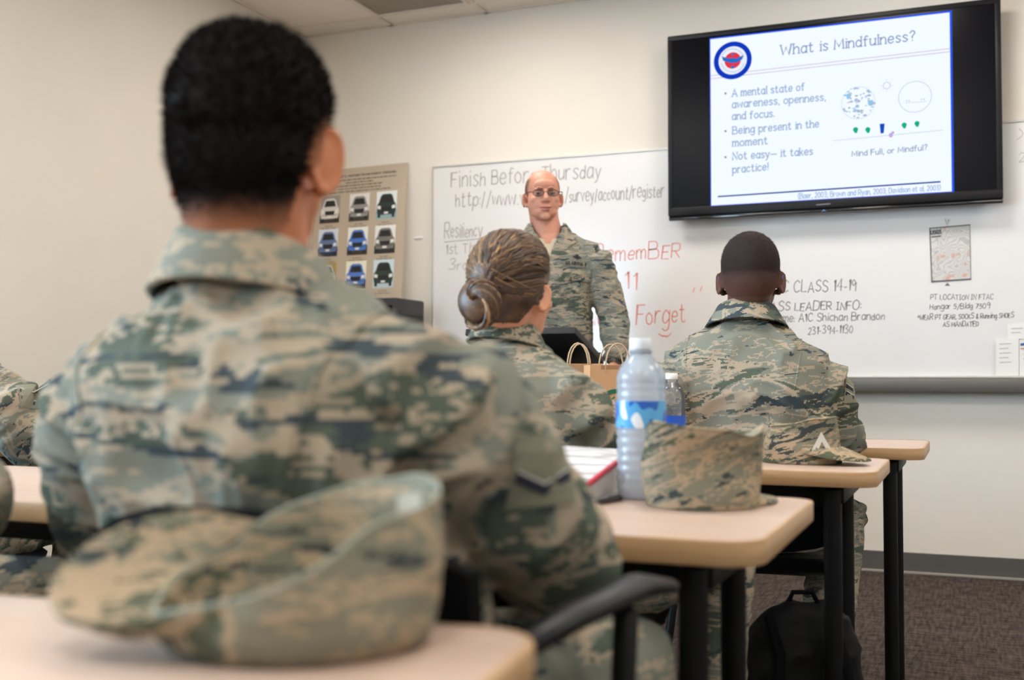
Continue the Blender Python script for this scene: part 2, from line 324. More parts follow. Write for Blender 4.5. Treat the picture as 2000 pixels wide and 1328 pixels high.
# ------------------------------------------------------------------ stroke lettering (marker pen and slide type)
GL = {
'A':'0,0 2,6 4,0|.8,2 3.2,2','B':'0,0 0,6|~0,6 2.6,5.8 2.8,3.6 0,3.2|~0,3.2 3.2,3 3.2,.3 0,0','C':'~3.8,5 2.2,6.1 .4,4.6 .2,2 1.6,0 3.8,.8','D':'0,0 0,6|~0,6 3,5.4 3.6,3 2.8,.5 0,0',
'E':'3.2,6 0,6 0,0 3.2,0|0,3.2 2.6,3.2','F':'3.2,6 0,6 0,0|0,3.2 2.6,3.2','G':'~3.8,5.1 2.2,6.1 .4,4.6 .2,2 1.8,0 3.6,.8 3.7,2.6|2.2,2.7 3.7,2.7','H':'0,0 0,6|3.6,0 3.6,6|0,3.1 3.6,3.1',
'I':'1,0 1,6|0,6 2,6|0,0 2,0','K':'0,0 0,6|3.4,6 0,2.6|1.1,3.6 3.6,0','L':'0,6 0,0 3,0','M':'0,0 .4,6 2.4,1.4 4.4,6 4.8,0','N':'0,0 0,6 3.6,0 3.6,6','O':'~2,6 .3,4.6 .2,1.4 2,0 3.8,1.4 3.7,4.6 2,6',
'P':'0,0 0,6|~0,6 3.2,5.9 3.2,3 0,2.8','R':'0,0 0,6|~0,6 3.2,5.9 3.2,3.1 0,2.9|1.4,2.9 3.6,0','S':'~3.4,5.1 1.9,6.1 .4,5 .9,3.6 2.8,2.7 3.4,1.2 1.8,0 .1,.9','T':'2,0 2,6|0,6 4,6','U':'~0,6 .1,1.6 1.8,0 3.5,1.6 3.6,6',
'V':'0,6 2,0 4,6','W':'0,6 1.3,0 2.8,4.6 4.2,0 5.6,6','X':'0,6 3.6,0|3.6,6 0,0','Y':'0,6 1.8,3 3.6,6|1.8,3 1.8,0',
'a':'~2.8,3.2 1.4,4.1 .2,2.6 .3,.7 1.5,0 2.8,1.4|2.8,4 2.8,0','b':'0,6 0,0|~0,1.2 1.5,0 2.9,1.2 2.8,3.2 1.5,4 0,2.8','c':'~2.7,3.3 1.5,4.1 .2,2.8 .2,1 1.5,0 2.8,.8','d':'2.8,6 2.8,0|~2.8,2.8 1.4,4.1 .2,2.8 .2,1 1.4,0 2.8,1.2',
'e':'~.2,2.1 2.7,2.2 2.4,3.7 1.3,4.1 .2,2.8 .3,.8 1.5,0 2.7,.8','f':'~2.4,5.6 1.5,6 .9,5 .9,0|0,3.9 2,3.9','g':'~2.8,2.8 1.4,4.1 .2,2.8 .3,.9 1.5,.3 2.8,1.6|~2.8,4 2.8,-1 1.5,-2 .2,-1.4','h':'0,0 0,6|~0,2.6 1.4,4.1 2.6,3.2 2.7,0',
'i':'.4,0 .4,4|.4,5.3 .4,5.7','j':'~1,4 1,-1 0,-1.8|1,5.3 1,5.7','k':'0,0 0,6|2.4,4 0,1.6|.9,2.4 2.6,0','l':'.4,0 .4,6','m':'0,0 0,4|~0,2.6 1,4.1 1.9,3.4 2,0|~2,2.6 3,4.1 3.9,3.4 4,0','n':'0,0 0,4|~0,2.6 1.4,4.1 2.6,3.2 2.7,0',
'o':'~1.5,4.1 .2,3 .2,1 1.5,0 2.8,1 2.8,3 1.5,4.1','p':'0,4 0,-2|~0,1.2 1.5,0 2.9,1.2 2.8,3.2 1.5,4 0,2.8','q':'2.8,4 2.8,-2|~2.8,2.8 1.4,4.1 .2,2.8 .2,1 1.4,0 2.8,1.2','r':'0,0 0,4|~0,2.4 1,3.9 2.2,3.8','s':'~2.4,3.4 1.2,4.1 .2,3.2 1.2,2.2 2.4,1.2 1.4,0 .1,.6',
't':'~.9,5.6 .9,.8 1.6,0 2.4,.5|0,4 2,4','u':'~0,4 .1,.9 1.2,0 2.6,1.2|2.7,4 2.7,0','v':'0,4 1.4,0 2.8,4','w':'0,4 .9,0 2,3.2 3.1,0 4,4','x':'0,4 2.6,0|2.6,4 0,0','y':'0,4 1.4,.4|~2.8,4 1.2,-1 .1,-2','z':'0,4 2.5,4 0,0 2.6,0',
'0':'~1.6,6 .2,4.4 .2,1.4 1.6,0 3,1.4 3,4.4 1.6,6','1':'.2,4.8 1.2,6 1.2,0','2':'~.2,4.8 1.5,6.1 2.9,4.6 2,2.4 0,0|0,0 3,0','3':'~.2,5.3 1.6,6.1 2.8,4.8 1.2,3.2|~1.2,3.2 3,2.2 2.2,.2 .1,.5','4':'2.4,0 2.4,6 0,2 3.2,2','5':'2.8,6 .5,6 .3,3.4|~.3,3.4 2.6,3.7 2.7,.7 .1,.3',
'6':'~2.6,5.8 .8,4.4 .1,1.6 1.5,0 2.9,1.3 1.8,3.2 .2,2','7':'0,6 3,6 1,0','8':'~1.5,3.2 .3,4.6 1.5,6 2.7,4.6 1.5,3.2 .1,1.5 1.5,0 2.9,1.5 1.5,3.2','9':'~2.8,4.4 1.5,6 .2,4.5 1.4,3 2.8,4.4 2.4,0',
'.':'.2,0 .2,.4',',':'.4,.4 .1,-.9',':':'.2,.6 .2,1|.2,3.4 .2,3.8',';':'.4,.4 .1,-.9|.4,3.4 .4,3.8','/':'0,-1 2.2,6.4','-':'.2,2.6 1.8,2.6','_':'0,2.4 4.6,2.4','?':'~.2,4.8 1.4,6.1 2.7,4.8 1.4,2.8 1.4,1.6|1.4,.1 1.4,.4','!':'.4,6 .4,1.6|.4,.1 .4,.4',
'(':'~1.4,6.6 .2,4 .2,2 1.4,-.8',')':'~0,6.6 1.2,4 1.2,2 0,-.8','&':'~3,0 .8,4.2 1.3,5.8 2.2,4.8 .2,1.6 1.2,0 3,2',"'":'.2,5 .6,6.2','*':'.2,3.4 2,5.2|2,3.4 .2,5.2|1.1,3 1.1,5.6','"':'.2,5 .2,6.2|1.4,5 1.4,6.2'}
def glyph(ch):
    out = []
    for s in GL.get(ch, '').split('|'):
        if not s: continue
        curved = s[0] == '~'; pts = [tuple(map(float, p.split(','))) for p in s.lstrip('~').split()]
        if curved and len(pts) > 2:
            P = np.array(pts); q = np.vstack([2*P[0]-P[1], P, 2*P[-1]-P[-2]]); r = []
            for i in range(1, len(q)-2):
                for t in (0, .25, .5, .75):
                    r.append(.5*((2*q[i])+(q[i+1]-q[i-1])*t+(2*q[i-1]-5*q[i]+4*q[i+1]-q[i+2])*t*t+(3*q[i]-q[i-1]-3*q[i+1]+q[i+2])*t**3))
            r.append(q[-2]); pts = [tuple(p) for p in r]
        out.append((pts, curved))
    return out
def write(text, width=None, h=1.0, stroke=.1, serif=False, jitter=0.0, slant=0.0, seed=1):
    """flat strokes of a line of text in (u, v): baseline v = 0, cap height h; fitted to width when given"""
    rd = random.Random(seed); Q = []; x = 0.0
    for ch in text:
        if ch == ' ': x += 2.4; continue
        g = glyph(ch); w = max([p[0] for s, _ in g for p in s] or [2]); sc = 1 + jitter*rd.uniform(-.12, .12); dy = jitter*rd.uniform(-.3, .3); sl = slant + jitter*rd.uniform(-.06, .06)
        for s, cv in g:
            P = [(x + p[0]*sc + p[1]*sl, p[1]*sc + dy) for p in s]
            Q.append((P, 1.0))
            if serif and ch.isalpha():
                for k, k2 in ((0, 1), (-1, -2)):
                    e, e2 = s[k], s[k2]
                    if abs(e[0]-e2[0]) < abs(e[1]-e2[1])*.7 and e[1] in (0., 4., 6., -2.):
                        Q.append(([(x+e[0]-.55, e[1]), (x+e[0]+.55, e[1])], .75))
        x += w*sc + 1.15
    tot = max(x - 1.15, 1e-3); sv = h/6.0; su = (width/tot) if width else sv
    return [([(a*su, b*sv) for a, b in P], k) for P, k in Q], tot*su
def ribbons(strokes, stroke, to3, mb=None, mi=0):
    """strokes in (u,v) -> flat ribbon faces mapped by to3(u,v)"""
    mb = mb or MB()
    for P, k in strokes:
        P = np.asarray(P, float); w = stroke*.5*k; n = len(P)
        T = np.zeros_like(P); T[1:-1] = P[2:]-P[:-2]; T[0] = P[1]-P[0]; T[-1] = P[-1]-P[-2]
        T /= np.linalg.norm(T, axis=1, keepdims=True)+1e-12; Nn = np.c_[-T[:, 1], T[:, 0]]
        if n > 2:
            D = np.diff(P, axis=0); D /= np.linalg.norm(D, axis=1, keepdims=True)+1e-12
            cs = np.ones(n); cs[1:-1] = np.clip((T[1:-1]*D[:-1]).sum(1), .45, 1); Nn = Nn/cs[:, None]
        E = P.copy(); E[0] -= T[0]*w*.6; E[-1] += T[-1]*w*.6
        A, B = E+Nn*w, E-Nn*w; V = [to3(*p) for p in np.vstack([A, B])]
        mb.add(V, [[i, n+i, n+i+1, i+1] for i in range(n-1)], mi)
    return mb
# ------------------------------------------------------------------ writing on upright surfaces facing the room
def wall_text(text, p0, p1, hpx, y, stroke_px=2.4, mb=None, mi=0, **k):
    """a line of text whose baseline runs p0 -> p1 as seen in the photo, on the vertical plane Y = y"""
    A, B = plane(*p0, 1, y), plane(*p1, 1, y); Lr = np.linalg.norm(B-A); e = (B-A)/Lr; s = np.linalg.norm(A-B)/abs(p1[0]-p0[0])
    st, _ = write(text, width=Lr, h=hpx*s*.96, **k)
    return ribbons(st, stroke_px*s, lambda u, v: A + e*u + np.array([0, 0, v]), mb, mi)
def wall_line(p0, p1, wpx, y, mb=None, mi=0):
    A, B = plane(*p0, 1, y), plane(*p1, 1, y); s = np.linalg.norm(A-B)/max(1, abs(p1[0]-p0[0])+abs(p1[1]-p0[1])) ; h = np.array([0, 0, wpx*s*.5])
    if abs(p1[0]-p0[0]) < abs(p1[1]-p0[1]): h = np.array([wpx*s*.5, 0, 0])
    return (mb or MB()).quad(A+h, A-h, B-h, B+h, mi)

# ------------------------------------------------------------------ whiteboard
wb = thing('whiteboard', 'long white dry-erase board with handwriting, fixed to the front wall', 'whiteboard', (-1.0, WY-.05, .93))
BX0, BX1, BZ0, BZ1 = -2.82, .86, .935, 2.125
bs = WY - .018
obj('board_panel', MB().box(((BX0+BX1)/2, WY-.010, (BZ0+BZ1)/2), (BX1-BX0, .016, BZ1-BZ0)), M['board'], wb, smooth=False)
tr = MB(); tr.box(((BX0+BX1)/2, WY-.013, BZ1+.002), (BX1-BX0+.012, .022, .008))
for x in (BX0-.003, BX1+.003): tr.box((x, WY-.013, (BZ0+BZ1)/2), (.008, .022, BZ1-BZ0))
obj('board_trim', tr, M['alulight'], wb, smooth=False)
ty = MB(); ty.box(((BX0+BX1)/2, WY-.047, .897), (BX1-BX0+.02, .09, .066), bevel=.006); obj('marker_tray', ty, M['alu'], wb, angle=40)
obj('tray_lip', MB().box(((BX0+BX1)/2, WY-.022, .937), (BX1-BX0, .04, .012), bevel=.003), M['alulight'], wb, angle=40)
wy_ = bs - .0012
def wall_words(text, p0, p1, hpx, y, sw, name, mat, parent, label=None, **k):
    """a line of text as one part per word, baseline p0 -> p1"""
    def adv(t): return write(t, h=6.0)[1]
    tot = adv(text); pos = 0.0; out = []
    for wd in text.split(' '):
        i = text.index(wd, int(pos))
        u0 = (adv(text[:i] + wd) - adv(wd))/tot; u1 = adv(text[:i] + wd)/tot; pos = i + len(wd)
        a = (p0[0]+(p1[0]-p0[0])*u0, p0[1]+(p1[1]-p0[1])*u0); b = (p0[0]+(p1[0]-p0[0])*u1, p0[1]+(p1[1]-p0[1])*u1)
        out.append(obj(name, wall_text(wd, a, b, hpx, y, sw, **k), mat, parent, smooth=False, label=label))
    return out
def note(lines, mat, label, y=wy_, under=()):
    for i, (t, a, b, h, sw) in enumerate(lines): wall_words(t, a, b, h, y, sw*.72, 'marker_word', mat, wb, label, jitter=1.3, slant=.06, seed=len(t)*7+i)
    if under:
        mb = MB()
        for u in under: wall_line(*u, y, mb)
        obj('marker_stroke', mb, mat, wb, smooth=False)
note([('Finish Before Thursday', (881,367), (1172,346), 29, 2.3), ('http://www.v', (890,404), (1024,398), 25, 2.2), ('/survey/account/register', (1104,395), (1297,384), 25, 2.2)], M['ink'], 'grey handwriting reading Finish Before Thursday and a web address')
note([('Resiliency', (868,465), (941,462), 26, 2.0), ('1st Th', (871,497), (925,494), 20, 1.6), ('3rd', (876,528), (914,526), 18, 1.6)], M['ink'], 'grey handwritten heading Resiliency with two dates', under=[((867,473), (942,466), 1.5)])
note([('RememBER', (1158,511), (1327,503), 30, 2.6), ('9-11', (1176,568), (1243,565), 34, 2.6), ('Never Forget', (1146,634), (1338,630), 36, 2.8), ("'", (1350,605), (1354,604), 40, 2.6), ("'", (1362,603), (1366,602), 40, 2.6)], M['red'], 'red handwriting reading Remember 9-11 Never Forget',
     under=[((1286,652), (1293,656), 3.0), ((1293,656), (1304,657), 3.0), ((1304,657), (1311,651), 3.0)])
note([('FTAC CLASS 14-19', (1484,573), (1672,568), 24, 2.2), ('CLASS LEADER INFO:', (1482,608), (1681,604), 18, 2.2), ('Name: A1C Shichan Brandon', (1508,630), (1727,624), 15, 1.9), ('231-394-1130', (1578,653), (1665,650), 16, 1.8)], M['inkdark'], 'dark handwriting with the class number and class leader details')
note([('PT LOCATION IN FTAC', (1817,585), (1940,585), 11, 1.5), ('Hangar 5/Bldg 7509', (1816,604), (1933,602), 12, 1.6), ('*WEAR PT GEAR, SOCKS & Running SHOES', (1792,625), (1980,620), 11, 1.7), ('AS MANDATED', (1842,638), (1911,637), 10, 1.7)], M['inkdark'], 'small dark handwriting below the posted map')
note([(')', (1986,270), (1996,270), 22, 1.6), ('2', (1990,318), (2002,316), 22, 1.6)], M['ink'], 'grey marks at the upper right of the board')
arrow = MB(); P = [plane(*q, 1, wy_) for q in ((1845,558), (1856,558), (1850.5,552))]; arrow.add(P, [[0, 1, 2]]); obj('marker_writing', arrow, M['inkdark'], wb, smooth=False, label='small black arrowhead under the map')

# ------------------------------------------------------------------ printed paper helpers
PM = {}
def pm(r, g, b, rough=.6):
    k = (r, g, b)
    if k not in PM: PM[k] = plain('print_%d_%d_%d' % k, srgb(r, g, b), rough)
    return PM[k]
def slab_from(corners, n, t):
    """thin board from 4 corner points (tl, tr, br, bl), extruded by t along n"""
    C = [np.asarray(c, float) for c in corners]; n = np.asarray(n, float)*t
    return MB().add(C + [c+n for c in C], [[0,1,2,3], [7,6,5,4], [0,4,5,1], [1,5,6,2], [2,6,7,3], [3,7,4,0]])
# map sheet on the whiteboard
def map_mat():
    m, N, L = new_mat('printed_map'); b = N['Principled BSDF']; b.inputs['Roughness'].default_value = .6
    tc = N.new('ShaderNodeTexCoord'); t = N.new('ShaderNodeTexNoise'); t.inputs['Scale'].default_value = 11; t.inputs['Detail'].default_value = 1.5; L.new(tc.outputs['Object'], t.inputs['Vector'])
    w = N.new('ShaderNodeMath'); w.operation = 'MULTIPLY'; w.inputs[1].default_value = 16; L.new(t.outputs['Fac'], w.inputs[0]); fr_ = N.new('ShaderNodeMath'); fr_.operation = 'FRACT'; L.new(w.outputs[0], fr_.inputs[0])
    r = N.new('ShaderNodeValToRGB'); r.color_ramp.elements[0].color = srgb(172,172,172); r.color_ramp.elements[1].color = srgb(208,205,200); r.color_ramp.elements[1].position = .5; L.new(fr_.outputs[0], r.inputs[0])
    t2 = N.new('ShaderNodeTexNoise'); t2.inputs['Scale'].default_value = 22; L.new(tc.outputs['Object'], t2.inputs['Vector']); g = N.new('ShaderNodeValToRGB'); g.color_ramp.elements[0].position = .6; g.color_ramp.elements[1].position = .66; L.new(t2.outputs['Fac'], g.inputs[0])
    x = N.new('ShaderNodeMix'); x.data_type = 'RGBA'; x.inputs[7].default_value = srgb(206,164,152); L.new(g.outputs[0], x.inputs[0]); L.new(r.outputs[0], x.inputs[6]); L.new(x.outputs[2], b.inputs['Base Color']); return m
my = bs - .002
mc = [plane(*q, 1, my) for q in ((1815,446), (1895,439), (1897,545), (1819,550))]
mp_ = thing('posted_map', 'printed map sheet with a black border posted on the whiteboard under the television', 'map', tuple(mc[3]))
obj('sheet', slab_from(mc, (0, 1, 0), .0015), map_mat(), mp_, smooth=False)
bd = MB()
for a, b, w in (((1815,446), (1895,439), 2.2), ((1819,550), (1897,545), 2.8), ((1816,446), (1820,550), 2.0), ((1894,439), (1896,545), .8)): wall_line(a, b, w, my-.001, bd)
for a, b in (((1819,463), (1838,461)),): wall_line(a, b, 3, my-.001, bd)
wall_text('USGS', (1818,458), (1838,456), 8, my-.001, 2.2, bd)
obj('border_print', bd, pm(70,70,72), mp_, smooth=False)
cl = MB(); cl.tube([plane(1846,427,1,my-.003), plane(1850,441,1,my-.004), plane(1853,428,1,my-.003)], .0012, 6); obj('hanging_loop', cl, M['alu'], mp_)
# sheets standing on the marker tray
for (q, nm, lab_, lines) in ((((1945,662), (1990,659), (1990,737), (1945,738)), 'paper_sheet', 'white printed sheet standing on the marker tray at the right', 5), (((1991,664), (2040,661), (2040,737), (1991,738)), 'paper_sheet', 'white sheet with a blue and red emblem, cut by the right picture edge', 4), (((1968,632), (2030,628), (2030,662), (1968,662)), 'paper_sheet', 'white notice behind the sheets on the marker tray', 2)):
    yy = bs - (.006 if 'notice' in lab_ else .012)
    c4 = [plane(*p, 1, yy) for p in q]
    for c in c4[2:]: c[2] = max(c[2], .9435)
    t_ = thing(nm, lab_, 'paper', tuple(c4[3]), 'papers on the marker tray'); obj('sheet', slab_from(c4, (0, 1, 0), .001), M['white'], t_, smooth=False)
    pr = MB()
    for i in range(lines):
        y0 = q[0][1] + 10 + i*(9 if lines > 2 else 8); wall_line((q[0][0]+7, y0), (q[0][0]+30-(i % 2)*5, y0-1), 1.3, yy-.001, pr)
    obj('print', pr, pm(172,168,170), t_, smooth=False)
    if 'emblem' in lab_:
        e = MB(); wall_line((1993,673), (2002,672), 6, yy-.0014, e); obj('emblem_blue', e, pm(45,90,150), t_, smooth=False)
        e = MB(); wall_line((1993,681), (2002,680), 2, yy-.0014, e); obj('emblem_red', e, pm(190,70,70), t_, smooth=False)

# ------------------------------------------------------------------ television with the slide
tvy = WY - .115
x0 = plane(1305, 250, 1, tvy)[0]; x1 = plane(1957, 200, 1, tvy)[0]
zt = (plane(1305, 76, 1, tvy)[2] + plane(1960, -9, 1, tvy)[2])/2; zb = (plane(1305, 434, 1, tvy)[2] + plane(1954, 394, 1, tvy)[2])/2
tv = thing('television', 'large black wall-mounted television showing a bright lecture slide', 'television', ((x0+x1)/2, WY, zb))
xm = (x0+x1)/2
obj('housing', MB().box((xm, tvy+.045, (zt+zb)/2+.02), (x1-x0-.03, .07, zt-zb-.08), bevel=.012), M['tvblack'], tv, angle=40)
br = MB().box((xm, WY-.018, (zt+zb)/2), (.6, .034, .42)); obj('wall_bracket', br, M['black'], tv, smooth=False)
bz = MB(); bw = .026
bz.box((xm, tvy+.005, zt-bw/2), (x1-x0, .03, bw), bevel=.004); bz.box((xm, tvy+.005, zb+.0425), (x1-x0, .03, .042), bevel=.004)
for x in (x0+bw/2, x1-bw/2): bz.box((x, tvy+.005, (zt+zb)/2+.02), (bw, .0295, zt-zb-.06), bevel=.004)
obj('bezel', bz, M['tvblack'], tv, angle=40)
obj('speaker_bar', MB().box((xm, tvy+.012, zb+.011), (x1-x0, .026, .022), bevel=.006), plain('speaker_gloss', srgb(10,10,14), .15, coat=.5), tv, angle=40)
obj('screen_glass', MB().box((xm, tvy, (zt+zb)/2+.02), (x1-x0-2*bw+.004, .012, zt-zb-.085)), M['tvglass'], tv, smooth=False)
lg = MB()
wall_line((1594,400), (1622,398), 2.2, tvy-.0105, lg); obj('maker_badge', lg, pm(120,120,124), tv, smooth=False)
lg = MB(); P = [plane(*q, 1, tvy-.0012) for q in ((1604,414), (1609,409), (1614,413), (1609,411.5))]; lg.add(P, [[0, 1, 2, 3]]); obj('power_light', lg, emit('power_blue', (.3, .5, 1, 1), .8), tv, smooth=False)
sy = tvy - .0075
def se(name, r, g, b, k=1.0): return emit('slide_' + name, srgb(r, g, b), k)
sc_ = [plane(*q, 1, sy) for q in ((1386,77), (1859,18), (1858,374), (1386,405))]
sx0, sx1 = sc_[0][0], sc_[1][0]; sz1 = (sc_[0][2]+sc_[1][2])/2; sz0 = (sc_[2][2]+sc_[3][2])/2
slide = obj('slide', MB().box(((sx0+sx1)/2, sy+.001, (sz0+sz1)/2), (sx1-sx0, .002, sz1-sz0)), se('white', 238,246,255, 1.06), tv, smooth=False, label='bright white slide titled What is Mindfulness')
edge = MB(); q = sy-.0008  # glowing blue strips imitate bloom around the bright slide
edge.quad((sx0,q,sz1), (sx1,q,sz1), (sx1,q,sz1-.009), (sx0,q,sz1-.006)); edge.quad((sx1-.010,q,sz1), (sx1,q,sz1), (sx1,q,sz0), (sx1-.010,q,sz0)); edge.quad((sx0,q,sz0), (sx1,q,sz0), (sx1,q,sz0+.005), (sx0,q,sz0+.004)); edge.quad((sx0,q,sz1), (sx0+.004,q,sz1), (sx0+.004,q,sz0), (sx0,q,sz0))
obj('slide_bloom', edge, se('edge', 40,90,240), slide, smooth=False)
tx = sy - .0018
wall_words('What is Mindfulness?', (1525,108), (1787,79), 21, tx, 2.3, 'slide_title', se('title', 128,150,190), slide, serif=True)
rl = MB(); wall_line((1388,148), (1855,95), 1.8, tx, rl); wall_line((1388,154), (1855,101), 1.8, tx, rl); obj('rule_lines', rl, se('rule', 208,190,216), slide, smooth=False)
txm = se('text', 150,174,210)
for t, a, b in (('A mental state of', (1430,189), (1571,176)), ('awareness, openness,', (1430,211), (1612,196)), ('and focus.', (1430,234), (1512,228)), ('Being present in the', (1431,262), (1599,248)), ('moment', (1431,286), (1499,281)), ('Not easy_ it takes', (1431,312), (1587,302)), ('practice!', (1431,338), (1500,332))): wall_words(t, a, b, 15, tx, 2.1, 'slide_text', txm, slide, serif=True)
bu = MB()
for c in ((1417,182.5), (1417,256), (1417,307)):
    o_ = plane(*c, 1, tx); bu.add([o_ + .0052*np.array([math.cos(a), 0, math.sin(a)]) for a in np.arange(10)*.628], [list(range(10))])
obj('bullets', bu, se('bullet', 70,95,150), slide, smooth=False)
ln = MB(); wall_line((1402,384), (1837,355), 3.2, tx, ln); obj('bottom_rule', ln, se('rule2', 20,70,150), slide, smooth=False)
wall_words('(Baer, 2003; Brown and Ryan, 2003; Davidson et al, 2003)', (1559,388), (1837,371), 11, tx, 1.6, 'citation', se('cite', 160,184,226), slide)
def disc(c, r, y, mb=None, mi=0, n=40, sx=1.0):
    o_ = plane(*c, 1, y); s = np.linalg.norm(plane(c[0]+10, c[1], 1, y)-o_)/10
    return (mb or MB()).add([o_ + r*s*np.array([sx*math.cos(a), 0, math.sin(a)]) for a in np.arange(n)*2*math.pi/n], [list(range(n))], mi)
def ringm(c, r0, r1, y, mb=None, n=48):
    o_ = plane(*c, 1, y); s = np.linalg.norm(plane(c[0]+10, c[1], 1, y)-o_)/10; ang = np.arange(n)*2*math.pi/n
    V = [o_ + r*s*np.array([math.cos(a), 0, math.sin(a)]) for r in (r0, r1) for a in ang]
    return (mb or MB()).add(V, [[i, (i+1) % n, n+(i+1) % n, n+i] for i in range(n)])
ec = (1431,118)
obj('emblem_ring', ringm(ec, 27.5, 37, tx-.0004), se('navy', 16,58,190), slide, smooth=False)
obj('emblem_field', disc(ec, 27.5, tx-.0002), se('field', 236,242,252), slide, smooth=False)
obj('emblem_disc', disc(ec, 16, tx-.0008), se('red', 226,56,74), slide, smooth=False)
wg = MB()
for sgn in (-1, 1):
    pts = [(1431,113), (1431+sgn*8,114), (1431+sgn*21,109-sgn*1.5), (1431+sgn*19,117-sgn*1.5), (1431+sgn*9,122), (1431,123)]
    wg.add([plane(*p, 1, tx-.0012) for p in pts], [list(range(6))])
disc((1431,131), 3.2, tx-.0012, wg, n=10); disc((1431,106), 2.5, tx-.0012, wg, n=10)
obj('emblem_wings', wg, se('wing', 40,110,200), slide, smooth=False)
sm = MB()
for k in range(14):
    for r_, s_ in ((22.5, 0),):
        a = .35 + k*(math.pi-.7)/13
        for f_ in (1, -1):
            c_ = (ec[0]+r_*math.cos(a), ec[1]-f_*r_*math.sin(a)); disc(c_, 1.3, tx-.001, sm, n=6)
obj('emblem_lettering', sm, se('embtxt', 150,180,215), slide, smooth=False)
dr = MB(); ringm((1676,201), 32.2, 33, tx, dr); ringm((1787,189), 31.5, 32.8, tx, dr); ringm((1732,167), 6, 7.5, tx, dr)
for k in range(8): wall_line((1732+9*math.cos(k*.785), 167+9*math.sin(k*.785)), (1732+12*math.cos(k*.785), 167+12*math.sin(k*.785)), 1, tx, dr)
wall_line((1626,275), (1842,254), 1.2, tx, dr); wall_line((1769,201), (1810,198), 1, tx, dr)
for c in ((1771,197), (1776,197), (1800,194), (1805,194)): disc(c, 1.6, tx, dr, n=8)
wall_words('Mind Full, or Mindful?', (1664,306), (1811,293), 12, tx, 1.7, 'cartoon_caption', se('capt', 140,158,186), slide, jitter=.6)
obj('cartoon_lines', dr, se('line', 190,204,224), slide, smooth=False)
rr = random.Random(3); sb = MB(); sb2 = MB()
for k in range(60):
    a, r_ = rr.uniform(0, 6.28), 31*math.sqrt(rr.random()); disc((1676+r_*math.cos(a), 201+r_*math.sin(a)), rr.uniform(.8, 2.4), tx-.0003, sb if k % 4 else sb2, n=7, sx=rr.uniform(.8, 2.2))
disc((1657,188), 6, tx-.0003, sb2, sx=.7); disc((1701,201), 6, tx-.0003, sb2)
obj('thought_scribble', sb, se('scrib', 168,182,204), slide, smooth=False); obj('thought_shapes', sb2, se('scrib2', 150,200,235), slide, smooth=False)
gt = MB()
for c in ((1671,253), (1695,253), (1766,244), (1791,241)): disc(c, 5.2, tx-.0004, gt, n=9); disc((c[0]+.5, c[1]+4), 3.4, tx-.0005, gt, n=8)
obj('cartoon_trees', gt, se('green', 20,176,130), slide, smooth=False)
mn = MB(); mn.add([plane(*p, 1, tx-.0005) for p in ((1718,242), (1728,241), (1726,260), (1720,261))], [[0, 1, 2, 3]]); obj('cartoon_figure', mn, se('man', 20,80,190), slide, smooth=False)
dg = MB(); disc((1740,264), 5, tx-.0005, dg, n=10, sx=.8); disc((1744,259), 3, tx-.0006, dg, n=8); obj('cartoon_dog', dg, se('dog', 196,170,226), slide, smooth=False)

# ------------------------------------------------------------------ equipment cabinet and poster in the corner
cb = thing('equipment_cabinet', 'tall black equipment cabinet in the corner under the vehicle poster', 'cabinet', (-3.15, 5.43, 0))
obj('body', MB().box((-3.145, 5.43, .69), (.62, .33, 1.34), bevel=.012), plain('cabinet_black', srgb(34,33,33), .5), cb, angle=40)
obj('front_door', MB().box((-3.145, 5.259, .72), (.57, .014, 1.2), bevel=.004), M['tvglass'], cb, angle=40)
gs = MB()
for k in range(24): gs.box((-2.832, 5.43, .2+k*.047), (.006, .27, .018))
obj('side_vents', gs, plain('cabinet_grey', srgb(52,50,48), .6), cb, smooth=False)
for dx in (-.26, .26):
    for dy in (-.12, .12): obj('caster', MB().box((-3.145+dx, 5.43+dy, .013), (.05, .05, .026), bevel=.006), M['black'], cb)
ptl, ptr, pbr, pbl = (np.array(c, float) for c in ((-3.60, 5.668, 2.155), (-2.985, 5.668, 2.165), (-2.975, 5.585, 1.365), (-3.60, 5.585, 1.361)))
po = thing('poster', 'tan poster board with nine vehicle photographs leaning on the wall above the cabinet', 'poster', tuple((pbl+pbr)/2))
pn = nrm(np.cross(ptr-ptl, pbl-ptl)); pn = pn if pn[1] < 0 else -pn
obj('poster_board', slab_from((ptl, ptr, pbr, pbl), -pn, .006), plain('poster_tan', srgb(188,172,152), .45, noise=.02, nscale=4), po, smooth=False)
def pp(u, v, d=.001): return (pbl*(1-u)+pbr*u)*(1-v) + (ptl*(1-u)+ptr*u)*v + pn*d
hd = MB()
def poster_text(t, uc, v, w, h, st):
    s_, _ = write(t, width=w, h=h); ribbons(s_, st, lambda a, b: pp(uc - w/2/.61 + a/.61, v + b/.79), hd)
poster_text('Only properly marked Government Vehicles', .5, .935, .47, .014, .003)
rp = random.Random(5)
def tiny_print(mb, uc, v, w):                                # lines of print too small to read: rows of short dashes
    u = uc - w/2
    while u < uc + w/2:
        d = rp.uniform(.012, .05); e = min(u+d, uc+w/2); mb.add([pp(u, v), pp(e, v), pp(e, v+.008), pp(u, v+.008)], [[0, 1, 2, 3]]); u = e + .008
for k, w in enumerate((.78, .3, .5, .46, .66)): tiny_print(hd, .5, .908-.022*k, w)
obj('poster_heading', hd, pm(92,84,76), po, smooth=False)
cars = [((214,208,200),(60,52,46),(150,146,140)), ((150,146,142),(58,54,50),(226,224,220)), ((34,52,52),(150,176,178),(228,234,232)),
        ((96,120,160),(40,44,66),(214,222,232)), ((70,116,196),(60,48,30),(236,238,226)), ((120,116,110),(40,38,38),(232,232,228)),
        ((206,202,196),(78,64,40),(176,150,90)), ((84,122,200),(46,40,66),(238,236,214)), ((40,58,50),(190,206,212),(206,222,230))]
